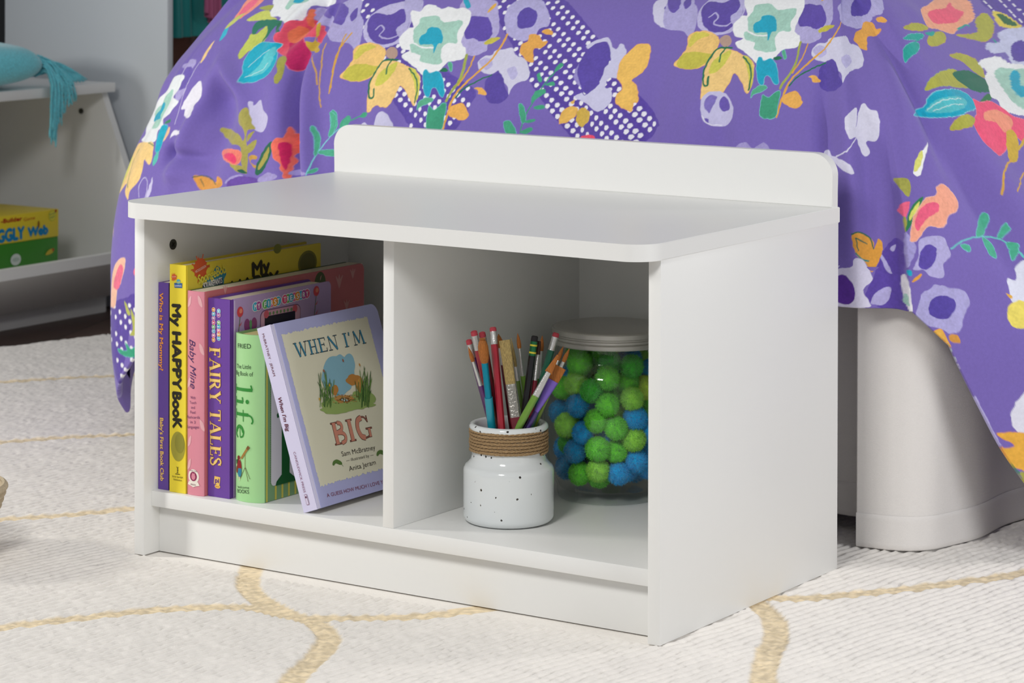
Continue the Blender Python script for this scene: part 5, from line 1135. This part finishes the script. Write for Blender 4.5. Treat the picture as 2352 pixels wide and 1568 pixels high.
for k_ in range(60):
    x_, y_ = 762+rr.random()*58, 906+rr.random()*20; cv.pstroke([(x_, y_), (x_+(rr.random()-0.5)*12, y_-4*rr.random()+2)], 0.0006, ['a6703a', 'd09a52', '7a5a2a', '55793a'][k_ % 4], 6, False)
for x_, y_, c_ in ((786, 828, 'a05a3a'), (742, 852, 'a05a3a'), (824, 838, 'c08a3a'), (755, 885, 'c9a03a'), (822, 875, 'd0a040'), (732, 917, 'c9a03a')): u, v = cv.px(x_, y_); cv.disc(u, v, 0.0014, c_, 6, 0.002, 8)
cv.sub('author_lettering'); cv.ptext('Sam McBratney', (785, 1048), (862, 1032), 0.0062, '3a322c', 1); cv.ptext('\u2014 illustrated by \u2014', (795, 1061), (858, 1047), 0.0038, '4a423c', 1); cv.ptext('Anita Jeram', (802, 1082), (863, 1066), 0.0062, '3a322c', 1)
cv.sub('series_lettering'); cv.ptext('A GUESS HOW MUCH I LOVE YOU', (751, 1142), (893, 1107), 0.0046, '8a4a5c', 1)
for x_, y_ in ((775, 1062), (876, 1040)):
    cv.sub('leaf_print'); cv.ppoly([(x_-12, y_+5), (x_-10, y_-3), (x_-2, y_-7), (x_+8, y_-2), (x_+10, y_+4), (x_+4, y_+5), (x_-4, y_+2), (x_-9, y_+7)], '57773a', 1, True); cv.pstroke([(x_+8, y_+3), (x_+13, y_+9)], 0.0006, '57773a', 1, False)
cv.build('cover_print', e)
# marks on the game box
gp = Print(Matrix.Translation((-1.40, 1.372, 0.0763)), (0, 0, 0), (0, 1, 0), (0, 0, 1), (1, 0, 0), 0.0003)
gp.sub('tagline_lettering'); gp.ptext('-Builder', (2, 513), (50, 506), 0.0080, 'b02a1c', 1, bold=0.0005); gp.ptext('Game', (54, 508), (80, 503), 0.0066, 'c05a2a', 1)
gp.sub('title_lettering'); gp.ptext('GGLY', (-6, 557), (55, 547), 0.0235, '1583b8', 1, bold=0.0020); gp.ptext('Web', (64, 543), (109, 536), 0.0175, '1583b8', 1, bold=0.0018)
gp.sub('maker_badge'); u, v = gp.px(120, 495); gp.disc(u, v, 0.0105, '9aa838', 0); gp.disc(u, v, 0.0098, 'dcd04a', 1); gp.text('Peaceable', (u-0.0085, v+0.001), (u+0.009, v+0.004), 0.0034, '3f8a6a', 2); gp.text('Kingdom', (u-0.007, v-0.005), (u+0.008, v-0.002), 0.0034, '3f8a6a', 2); gp.disc(u+0.009, v+0.0085, 0.0028, 'a8402c', 2)
gp.sub('spider_picture'); u, v = gp.px(88, 515); gp.disc(u, v, 0.0028, '8a5a1c', 2, 0.007)
gp.sub('award_badge'); u, v = gp.px(36, 596); gp.disc(u, v, 0.014, 'd6dcd6', 0, 0.011); gp.text('AGES 5+', (u-0.010, v-0.001), (u+0.010, v+0.001), 0.0038, '2f7a6a', 1) if False else gp.disc(u, v, 0.010, 'b8c6bc', 1, 0.004)
gp.sub('parrot_picture'); u, v = gp.px(114, 579); gp.poly([(u-0.012, v-0.004), (u-0.004, v+0.004), (u+0.008, v+0.006), (u+0.010, v), (u, v-0.004)], 'c9b03a', 0, True); gp.disc(u+0.009, v+0.004, 0.003, 'b0522c', 1)
gp.build('printed_label', gb)
# ---------------------------------------------------------------- speckled ceramic jar
JX, JY = 0.4762, 0.1263
cer = bpy.data.materials.new('speckled white glaze'); cer.use_nodes = True; nt = cer.node_tree; b = nt.nodes['Principled BSDF']
b.inputs['Roughness'].default_value = 0.12; b.inputs['Coat Weight'].default_value = 0.5; b.inputs['Coat Roughness'].default_value = 0.05
tc = nt.nodes.new('ShaderNodeTexCoord'); vo = nt.nodes.new('ShaderNodeTexVoronoi'); vo.inputs['Scale'].default_value = 120; vo.inputs['Randomness'].default_value = 1
nz = nt.nodes.new('ShaderNodeTexNoise'); nz.inputs['Scale'].default_value = 700; sub = nt.nodes.new('ShaderNodeMath'); sub.operation = 'MULTIPLY_ADD'; sub.inputs[1].default_value = 0.22; 
lt = nt.nodes.new('ShaderNodeMath'); lt.operation = 'LESS_THAN'; lt.inputs[1].default_value = 0.275
rn = nt.nodes.new('ShaderNodeMath'); rn.operation = 'GREATER_THAN'; rn.inputs[1].default_value = 0.5; sep = nt.nodes.new('ShaderNodeSeparateColor')
ml = nt.nodes.new('ShaderNodeMath'); ml.operation = 'MULTIPLY'; mx = nt.nodes.new('ShaderNodeMix'); mx.data_type = 'RGBA'
mx.inputs[6].default_value = (*lin('e6ebec'), 1); mx.inputs[7].default_value = (*lin('2c241c'), 1)
nt.links.new(tc.outputs['Object'], vo.inputs['Vector']); nt.links.new(tc.outputs['Object'], nz.inputs['Vector'])
nt.links.new(nz.outputs['Fac'], sub.inputs[0]); nt.links.new(vo.outputs['Distance'], sub.inputs[2]); nt.links.new(sub.outputs[0], lt.inputs[0])
nt.links.new(vo.outputs['Color'], sep.inputs[0]); nt.links.new(sep.outputs[0], rn.inputs[0]); nt.links.new(rn.outputs[0], ml.inputs[0]); nt.links.new(lt.outputs[0], ml.inputs[1])
nt.links.new(ml.outputs[0], mx.inputs[0]); nt.links.new(mx.outputs[2], b.inputs['Base Color'])
jar = empty('ceramic_jar', (JX, JY, ZS+0.0002), 'glossy white speckled ceramic jar wrapped with twine, holding pencils and brushes', 'jar')
arc = lambda cx, cz, r, a0, a1, n: [(cx+r*cos(radians(a0+(a1-a0)*i/n)), cz+r*sin(radians(a0+(a1-a0)*i/n))) for i in range(n+1)]
outer = [(0, 0.0008), (0.040, 0.0008)]+arc(0.046, 0.0085, 0.008, -80, 0, 7)+[(0.0540, 0.010), (0.0541, 0.058)]+arc(0.0441, 0.0605, 0.010, 5, 60, 7)+[(0.0452, 0.074), (0.0438, 0.079), (0.0436, 0.109)]+arc(0.0430, 0.1128, 0.0042, -60, 150, 10)
inner = [(0.0372, 0.108), (0.0370, 0.078), (0.044, 0.064), (0.048, 0.052), (0.048, 0.012), (0.044, 0.007), (0, 0.006)]
lathe('jar_body', outer+inner, cer, jar, 96, angle=60)
bm = bmesh.new(); pts = []
for i in range(7*60+1):
    a = 2*pi*i/60; zz = 0.0838+0.00385*(i/60); pts.append(((0.0456+0.0004*sin(i*0.7))*cos(a), (0.0456+0.0004*sin(i*0.7))*sin(a), zz+0.0003*sin(i*0.31)))
for st in range(3):     # three twisted strands
    pp = []
    for i in range(len(pts)*3-2):
        k, fr = divmod(i, 3); q = np.array(pts[k])*(1-fr/3)+np.array(pts[min(k+1, len(pts)-1)])*(fr/3); a = math.atan2(q[1], q[0]); w_ = i*0.55+st*2*pi/3
        pp.append((q[0]+0.00085*cos(w_)*cos(a), q[1]+0.00085*cos(w_)*sin(a), q[2]+0.00085*sin(w_)))
    tube(bm, pp, 0.00115, 6)
bm_obj('twine', bm, mat('jute twine', 'a98c66', 0.95, bump=1.0, bscale=900, var=0.2, vscale=600), jar, smooth=True)

# ---------------------------------------------------------------- pencils and brushes
JC = np.array([JX, JY, ZS+0.11]); DJ = depth_of(JC)
silver = mat('crimped aluminium', 'd6d6d4', 0.28, 0.9, bump=0.5, bscale=900); eraser = mat('pink eraser', 'b8434f', 0.8, bump=0.2, bscale=900)
M_red = mat('red lacquer', 'a3182c', 0.3, coat=0.4); M_dred = mat('maroon lacquer', '6d1424', 0.3, coat=0.4); M_pur = mat('purple lacquer', '5a2468', 0.3, coat=0.4)
M_grn = mat('leaf green lacquer', '6f9a38', 0.3, coat=0.4); M_dgrn = mat('bottle green lacquer', '0f5c44', 0.3, coat=0.4); M_blk = mat('black lacquer', '141316', 0.3, coat=0.4)
M_teal = mat('teal lacquer', '1497ad', 0.25, coat=0.5); M_tealf = mat('teal metal', '1088a4', 0.2, 0.6); M_vio = mat('violet metal', '7a62c0', 0.2, 0.5); M_dvio = mat('dark violet lacquer', '4a3478', 0.3, coat=0.4)
M_gf = mat('green metal', '2f7a4e', 0.3, 0.6); M_yb = mat('yellow ring', 'd8c83c', 0.4)
M_br = mat('russet nylon bristle', 'b06a2c', 0.6, bump=1.0, bscale=260, stretch=(6, 6, 0.4), var=0.3, vscale=260); M_bb = mat('blond hog bristle', 'a8925c', 0.7, bump=1.0, bscale=260, stretch=(6, 6, 0.3), var=0.4, vscale=300); M_db = mat('dark bristle', '3a2218', 0.7, bump=1.0, bscale=260)
PXM = 1/1975.0
def frame(d):
    d = d.normalized(); s_ = Vector(CR) - d*Vector(CR).dot(d); s_.normalize(); return d, s_, d.cross(s_)
def tool(name, label, cat, tip, rim, dt, dr, segs, grp='pencils and brushes in the ceramic jar'):
    T_ = Vector(at_depth(*tip, DJ+dt)); R_ = Vector(at_depth(*rim, DJ+dr)); ax = (R_-T_).normalized(); pl_ = (R_-T_).length
    pxl = math.hypot(tip[0]-rim[0], tip[1]-rim[1]); k = pl_/pxl
    # carry on below the rim until the end meets the jar's floor or wall
    Lm = pl_; p = T_+ax*Lm
    while p.z > ZS+0.011 and (p.z > ZS+0.085 or math.hypot(p.x-JX, p.y-JY) < (0.0425 if p.z < ZS+0.06 else 0.034)) and Lm < 0.24: Lm += 0.001; p = T_+ax*Lm
    e = empty(name, p, label, cat, grp); end = p
    d, s_, n_ = frame(-ax)       # d points up the tool
    for sg in segs:
        nm, a, b_, r0, r1, m, kind = sg[:7]; a *= k; b_ = Lm if b_ is None else b_*k; r0 *= PXM; r1 *= PXM; bm = bmesh.new()
        P0 = T_+ax*b_-end; P1 = T_+ax*a-end      # P0 lower, P1 upper
        if kind in ('round', 'hex', 'cone', 'bulb'):
            n = 6 if kind == 'hex' else 20
            if kind == 'bulb': prof_ = [(0, 0.0, 1.0)]
            rows = {'round': [(0, r1), (1, r0)], 'hex': [(0, r1), (1, r0)], 'cone': [(0, r1), (0.25, r1*1.12), (0.5, r1*0.98), (0.75, r1*0.62), (0.92, r1*0.25), (1, r0)], 'bulb': [(0, r1), (0.15, r1*1.3), (0.45, r1*1.55), (0.7, r1*1.5), (0.88, r1*1.1), (0.97, r1*0.7), (1, r0)]}[kind]
            rings = []
            for t, r_ in rows:
                c0 = P0.lerp(P1, t); rings.append([bm.verts.new(c0+(s_*cos(2*pi*i/n)+n_*sin(2*pi*i/n))*max(r_, 1e-5)) for i in range(n)])
            for A, B in zip(rings[:-1], rings[1:]):
                for i in range(n): bm.faces.new((A[i], A[(i+1) % n], B[(i+1) % n], B[i]))
            bm.faces.new(rings[0]); bm.faces.new(rings[-1])
            if kind == 'round' and nm == 'eraser':
                es = [e_ for e_ in rings[-1][0].link_edges if e_.other_vert(rings[-1][0]) in rings[-1]]
                bmesh.ops.bevel(bm, geom=[e_ for e_ in bm.edges if e_.verts[0] in rings[-1] and e_.verts[1] in rings[-1]], offset=0.0008, segments=2, affect='EDGES')
        elif kind == 'flat':   # flat brush head or ferrule, wide across the view
            th0, th1 = sg[7]*PXM, sg[8]*PXM; sk = sg[9]*PXM if len(sg) > 9 else 0; rows = []
            for t in np.linspace(0, 1, 7):
                w_ = r0*(t)+r1*(1-t); th = th1*t+th0*(1-t); c0 = P0.lerp(P1, t)
                rows.append([bm.verts.new(c0+s_*x+n_*y+d*(sk*x/max(r0, 1e-6) if t > 0.99 else 0)) for x, y in rrect(-w_, w_, -th, th, min(w_, th)*0.9, 4)])
            n = len(rows[0])
            for A, B in zip(rows[:-1], rows[1:]):
                for i in range(n): bm.faces.new((A[i], A[(i+1) % n], B[(i+1) % n], B[i]))
            bm.faces.new(rows[0]); bm.faces.new(rows[-1])
        bm_obj(nm, bm, m, e, angle=45 if kind != 'hex' else 20)
    return e
def pencil(label, tip, rim, dt, dr, body, fer=silver, er=eraser, w_=8.3, el=10, fl=40, extra=()):
    return tool('pencil', label, 'pencil', tip, rim, dt, dr, [('eraser', 0, el, w_*0.93, w_*0.97, er, 'round'), ('ferrule', el, fl, w_, w_, fer, 'round'), ('barrel', fl, None, w_, w_, body, 'hex')]+list(extra))
pencil('red pencil with pink eraser, tallest in the ceramic jar', (1132, 751), (1151.6, 975), -0.0059, -0.0292, M_red)
pencil('red pencil with pink eraser, topping the group behind the round russet brush', (1088, 760), (1119, 900), 0.0002, 0.0079, M_red, fl=44)
pencil('maroon pencil whose pink eraser shows just above the big round brush', (1107, 763), (1131, 900), 0.0086, 0.0217, M_dred, fl=44)
pencil('purple pencil with pink eraser leaning furthest left in the ceramic jar', (1076, 780), (1119, 940), 0.0084, 0.0181, M_pur, w_=7.3, fl=42)
e = pencil('black pencil with black eraser and yellow ringed green ferrule', (1228.5, 771), (1206, 940), 0.0015, -0.0071, M_blk, M_gf, mat('black eraser', '232124', 0.8), extra=[('ferrule_ring', 20, 24, 8.7, 8.7, M_yb, 'round'), ('ferrule_ring', 37, 41, 8.7, 8.7, M_yb, 'round')], el=13, fl=46)
pencil('dark green pencil with pink eraser leaning right in front of the glass jar', (1278, 764), (1216, 975), 0.0142, 0.0018, M_dgrn, fl=42)
B_ = lambda *a: tool('paint_brush', a[0], 'paint brush', *a[1:])
B_('fat round russet brush with teal ferrule and bright teal handle', (1107.5, 778), (1129, 975), -0.0370, -0.0173, [('bristles', 0, 55, 8, 8, M_br, 'bulb'), ('ferrule', 54, 136, 8.2, 8.2, M_tealf, 'round'), ('handle', 135, None, 9.8, 9.8, M_teal, 'round')])
B_('thin pointed brush with silver ferrule, leftmost of the brushes', (1076, 797), (1121, 935), -0.0214, -0.0105, [('bristles', 0, 34, 0.6, 4.6, M_br, 'cone'), ('ferrule', 33, 92, 3.9, 5.6, silver, 'round'), ('handle', 91, None, 5.5, 5.5, M_pur, 'round')])
B_('wide flat blond bristle brush with stamped tin ferrule and dark red handle', (1159, 781), (1186, 978), -0.0121, -0.0288, [('bristles', 0, 103, 13.5, 11.8, M_bb, 'flat', 5, 4.5), ('ferrule', 102, 180, 12.2, 12.2, mat('stamped tin', 'a9a69e', 0.3, 0.85, bump=0.8, bscale=350), 'flat', 5.2, 5.0), ('handle', 179, None, 13, 9, M_dred, 'flat', 5.2, 5.2)])
B_('brush with only a russet tip showing behind the tallest red pencil', (1145, 767), (1163, 900), 0.0116, 0.0237, [('bristles', 0, 30, 1, 7.5, M_br, 'cone'), ('ferrule', 29, 70, 6, 6, silver, 'round'), ('handle', 69, None, 5, 5, M_dred, 'round')])
B_('slim wispy brush with silver ferrule and green handle, right of the blond brush', (1174, 776), (1202, 952), 0.0065, 0.0128, [('bristles', 0, 66, 0.8, 3.6, M_bb, 'cone'), ('ferrule', 65, 100, 3.5, 4.6, silver, 'round'), ('handle', 99, None, 5, 5.4, M_grn, 'round')])
B_('round pointed brush on long silver ferrule, standing alone mid jar', (1189, 765), (1207, 915), 0.0102, 0.0202, [('bristles', 0, 34, 0.6, 4.6, M_br, 'cone'), ('ferrule', 33, 99, 3.6, 5.4, silver, 'round'), ('handle', 98, None, 6.2, 6.2, M_grn, 'round')])
B_('dark bristled brush with maroon handle just right of the black pencil', (1238.5, 783), (1224, 920), 0.0073, -0.0026, [('bristles', 0, 31, 4.5, 5.5, M_db, 'round'), ('ferrule', 30, 92, 4.2, 5.2, silver, 'round'), ('handle', 91, None, 6, 6, M_dred, 'round')])
B_('russet brush with silver ferrule rising behind the dark bristled brush', (1245.5, 771), (1234, 920), 0.0262, 0.0159, [('bristles', 0, 35, 1.2, 5.2, M_br, 'cone'), ('ferrule', 34, 100, 3.6, 4.4, silver, 'round'), ('handle', 99, None, 5, 5, M_grn, 'round')])
B_('flat russet brush with broad white silver ferrule and thick green handle', (1282, 815), (1194, 975), -0.0300, -0.0290, [('bristles', 0, 46, 3, 9.5, M_br, 'flat', 2, 3.6), ('ferrule', 45, 108, 6.2, 8.6, silver, 'flat', 5.5, 3.6), ('handle', 107, None, 8.6, 9.2, M_grn, 'round')])
B_('broad flat russet brush with shiny violet ferrule', (1288, 843), (1215, 975), -0.0195, -0.0211, [('bristles', 0, 36, 13.5, 13, M_br, 'flat', 1.5, 3.2), ('ferrule', 35, 118, 13.4, 5.4, M_vio, 'flat', 3.4, 5.4), ('handle', 117, None, 6.5, 8.0, M_dvio, 'round')])
B_('pointed russet brush with silver ferrule, second from the right', (1294, 795), (1225, 968), 0.0071, -0.0123, [('bristles', 0, 35, 0.6, 4.8, M_br, 'cone'), ('ferrule', 34, 75, 4.2, 5.0, silver, 'round'), ('handle', 74, None, 5.4, 5.4, M_dgrn, 'round')])
B_('pointed russet brush with silver ferrule, rightmost of the brushes', (1308, 800), (1232, 968), -0.0023, 0.0053, [('bristles', 0, 33, 0.6, 4.8, M_br, 'cone'), ('ferrule', 32, 70, 4.2, 5.0, silver, 'round'), ('handle', 69, None, 4.6, 4.6, mat('olive lacquer', '7f9a2c', 0.3, coat=0.4), 'round')])

# ---------------------------------------------------------------- glass jar with pompoms
GX, GY = 0.5035, 0.3116
def thin_glass(name, tint, f0):
    m = bpy.data.materials.new(name); m.use_nodes = True; nt = m.node_tree; nt.nodes.clear(); o = nt.nodes.new('ShaderNodeOutputMaterial')
    tr = nt.nodes.new('ShaderNodeBsdfTransparent'); tr.inputs[0].default_value = (*tint, 1); gl = nt.nodes.new('ShaderNodeBsdfGlossy'); gl.inputs['Roughness'].default_value = 0.02
    lw = nt.nodes.new('ShaderNodeLayerWeight'); lw.inputs[0].default_value = 0.5; pw = nt.nodes.new('ShaderNodeMath'); pw.operation = 'POWER'; pw.inputs[1].default_value = 4.5
    nt.links.new(lw.outputs['Facing'], pw.inputs[0]); fr = nt.nodes.new('ShaderNodeMath'); fr.operation = 'MULTIPLY_ADD'; fr.inputs[1].default_value = 0.75; fr.inputs[2].default_value = f0; nt.links.new(pw.outputs[0], fr.inputs[0]); ms = nt.nodes.new('ShaderNodeMixShader')
    nt.links.new(fr.outputs[0], ms.inputs[0]); nt.links.new(tr.outputs[0], ms.inputs[1]); nt.links.new(gl.outputs[0], ms.inputs[2]); nt.links.new(ms.outputs[0], o.inputs[0]); return m
gj = empty('glass_jar', (GX, GY, ZS+0.0002), 'round glass jar full of green and blue pompoms, closed by a brushed metal lid', 'jar')
GP = [(0.0, 0.0010), (0.058, 0.0010), (0.064, 0.003), (0.066, 0.008), (0.0655, 0.013), (0.067, 0.018), (0.0735, 0.030), (0.0795, 0.047), (0.0835, 0.068), (0.0848, 0.092), (0.0845, 0.115), (0.0825, 0.136), (0.0775, 0.155), (0.0715, 0.168), (0.0685, 0.176), (0.0680, 0.188), (0.0690, 0.190), (0.0680, 0.192), (0.0680, 0.205)]
gp_ = catmull(GP, 4); gp_[:, 0] = np.maximum(gp_[:, 0], 0)
ginn = [(max(r_-0.0028, 0), z) for r_, z in gp_[::-1] if z > 0.014]+[(0.060, 0.0135), (0.040, 0.0120), (0, 0.0115)]
lathe('glass_body', [tuple(p) for p in gp_]+ginn, thin_glass('clear glass', (0.975, 0.992, 0.985), 0.022), gj, 96, angle=50)
lidm = mat('brushed lid steel', 'c8c6c0', 0.30, 0.9, bump=0.25, bscale=500, stretch=(1, 1, 30))
lp = [(0, 0.2112), (0.066, 0.2112), (0.0690, 0.2106), (0.0700, 0.2098), (0.0722, 0.2098), (0.0732, 0.2085), (0.0732, 0.2035), (0.0718, 0.2022), (0.0718, 0.2010), (0.0730, 0.2000), (0.0730, 0.1975), (0.0718, 0.1965), (0.0730, 0.1953), (0.0730, 0.1912), (0.0722, 0.1900), (0.0705, 0.1900), (0.0705, 0.2075), (0, 0.2085)]
lathe('lid', lp, lidm, gj, 96, angle=30)
# one pompom mesh: a wool core with about two thousand short fibres
def pom_mesh(name, R, seed):
    rr = np.random.default_rng(seed); n = 3200; bm = bmesh.new(); bmesh.ops.create_icosphere(bm, subdivisions=3, radius=R*0.86)
    for v in bm.verts: v.co *= 1+rr.normal(0, 0.03)
    bm.verts.ensure_lookup_table(); base = [tuple(v.co) for v in bm.verts]; fcs = [tuple(v.index for v in f.verts) for f in bm.faces]; bm.free()
    d = rr.normal(0, 1, (n, 3)); d /= np.linalg.norm(d, axis=1)[:, None]; tn = rr.normal(0, 1, (n, 3)); s_ = np.cross(d, tn); s_ /= np.linalg.norm(s_, axis=1)[:, None]
    L_ = R*(0.98+0.10*rr.random(n)); tipo = d*L_[:, None]+rr.normal(0, R*0.045, (n, 3)); b0 = d*R*0.80
    V = list(base); F = list(fcs); w_ = R*0.022
    for i in range(n):
        k = len(V); V += [tuple(b0[i]-s_[i]*w_), tuple(b0[i]+s_[i]*w_), tuple(tipo[i])]; F.append((k, k+1, k+2))
    me = bpy.data.meshes.new(name); me.from_pydata(V, [], F); me.polygons.foreach_set('use_smooth', [True]*len(me.polygons)); me.update(); return me
PR = 0.0152
POM = {}
for cn, hx in (('green', '78e03c'), ('lime', 'a4e652'), ('deep green', '4cc43c'), ('blue', '18b2f2'), ('teal blue', '109cd6'), ('yellow green', 'cdea50')):
    m = mat('pompom '+cn, hx, 0.95, sheen=0.6, var=0.12, vscale=160, spec=0.1); me = pom_mesh('pompom', PR, len(POM)+3); me.materials.append(m); POM[cn] = me
def rin(z): return np.interp(z, [p[1] for p in gp_], [p[0] for p in gp_])-0.0066-PR*1.02
poms = []
FRONT = [(1331, 834, 'green'), (1331, 862, 'green'), (1395, 869, 'green'), (1451, 841, 'deep green'), (1440, 880, 'green'), (1359, 898, 'deep green'), (1293, 890, 'green'), (1395, 930, 'green'), (1452, 916, 'lime'), (1483, 890, 'yellow green'), (1370, 966, 'green'), (1415, 983, 'green'), (1284, 995, 'deep green'), (1273, 1037, 'deep green'), (1456, 1009, 'lime'), (1373, 1031, 'green'), (1415, 1036, 'green'), (1331, 1087, 'green'), (1374, 1080, 'lime'), (1352, 1117, 'lime'), (1393, 1119, 'lime'), (1252, 940, 'green'),
 (1327, 931, 'teal blue'), (1287, 946, 'teal blue'), (1340, 994, 'blue'), (1321, 1036, 'teal blue'), (1302, 1072, 'teal blue'), (1459, 961, 'blue'), (1421, 1087, 'blue'), (1462, 1058, 'blue'), (1452, 1110, 'blue'), (1385, 1005, 'teal blue'), (1490, 990, 'blue'), (1315, 1107, 'teal blue'), (1495, 850, 'teal blue'), (1495, 930, 'green'), (1500, 1030, 'blue'), (1500, 1095, 'green'), (1300, 842, 'deep green'), (1400, 835, 'deep green')]
def rowname(y): return 'top' if y < 860 else 'upper' if y < 925 else 'middle' if y < 1000 else 'lower' if y < 1060 else 'bottom'
def sidename(x): return 'far left' if x < 1300 else 'left' if x < 1350 else 'centre' if x < 1410 else 'right' if x < 1465 else 'far right'
cen = np.array([GX, GY, 0]); used_lab = {}
for x, y, c_ in FRONT:
    best = None
    for dz in np.arange(-0.10, 0.02, 0.001):
        p = at_depth(x, y, 3.466+dz); zz = p[2]-ZS
        if 0.012+PR < zz < 0.190 and math.hypot(p[0]-GX, p[1]-GY) <= rin(zz): 
            if all(np.linalg.norm(p-q[0]) > PR*1.62 for q in poms): best = p; break
    if best is None: continue
    lb = '%s pompom against the glass, %s row, %s of the jar' % (c_, rowname(y), sidename(x)); poms.append((best, c_, lb))
hid = 0; tries = 0
while hid < 78 and tries < 40000:
    tries += 1; zz = 0.0285+rng.random()*0.148; a = rng.random()*2*pi; r_ = rin(zz)*sqrt(rng.random())
    p = np.array([GX+r_*cos(a), GY+r_*sin(a), ZS+zz])
    if all(np.linalg.norm(p-q[0]) > PR*1.66 for q in poms): poms.append((p, ['green', 'teal blue', 'deep green', 'blue', 'lime'][hid % 5], None)); hid += 1
cnt = {}
for p, c_, lb in poms: 
    if lb: cnt[lb] = cnt.get(lb, 0)+1
seen = {}
for p, c_, lb in poms:
    o = bpy.data.objects.new('pompom', POM[c_]); COL.objects.link(o); o.location = p; o.rotation_euler = tuple(rng.random(3)*6); s_ = 0.97+rng.random()*0.08; o.scale = (s_, s_, s_*(0.94+0.06*rng.random()))
    if lb is None: tag(o, '%s pompom packed behind the outer ones in the glass jar' % c_, 'pompom', 'inner %s pompoms in the glass jar' % c_)
    else:
        if cnt[lb] > 1:
            seen[lb] = seen.get(lb, 0)+1; l2 = lb+(', above its twin' if seen[lb] == 1 else ', below its twin')
        else: l2 = lb
        tag(o, l2, 'pompom', 'pompoms against the glass of the jar')
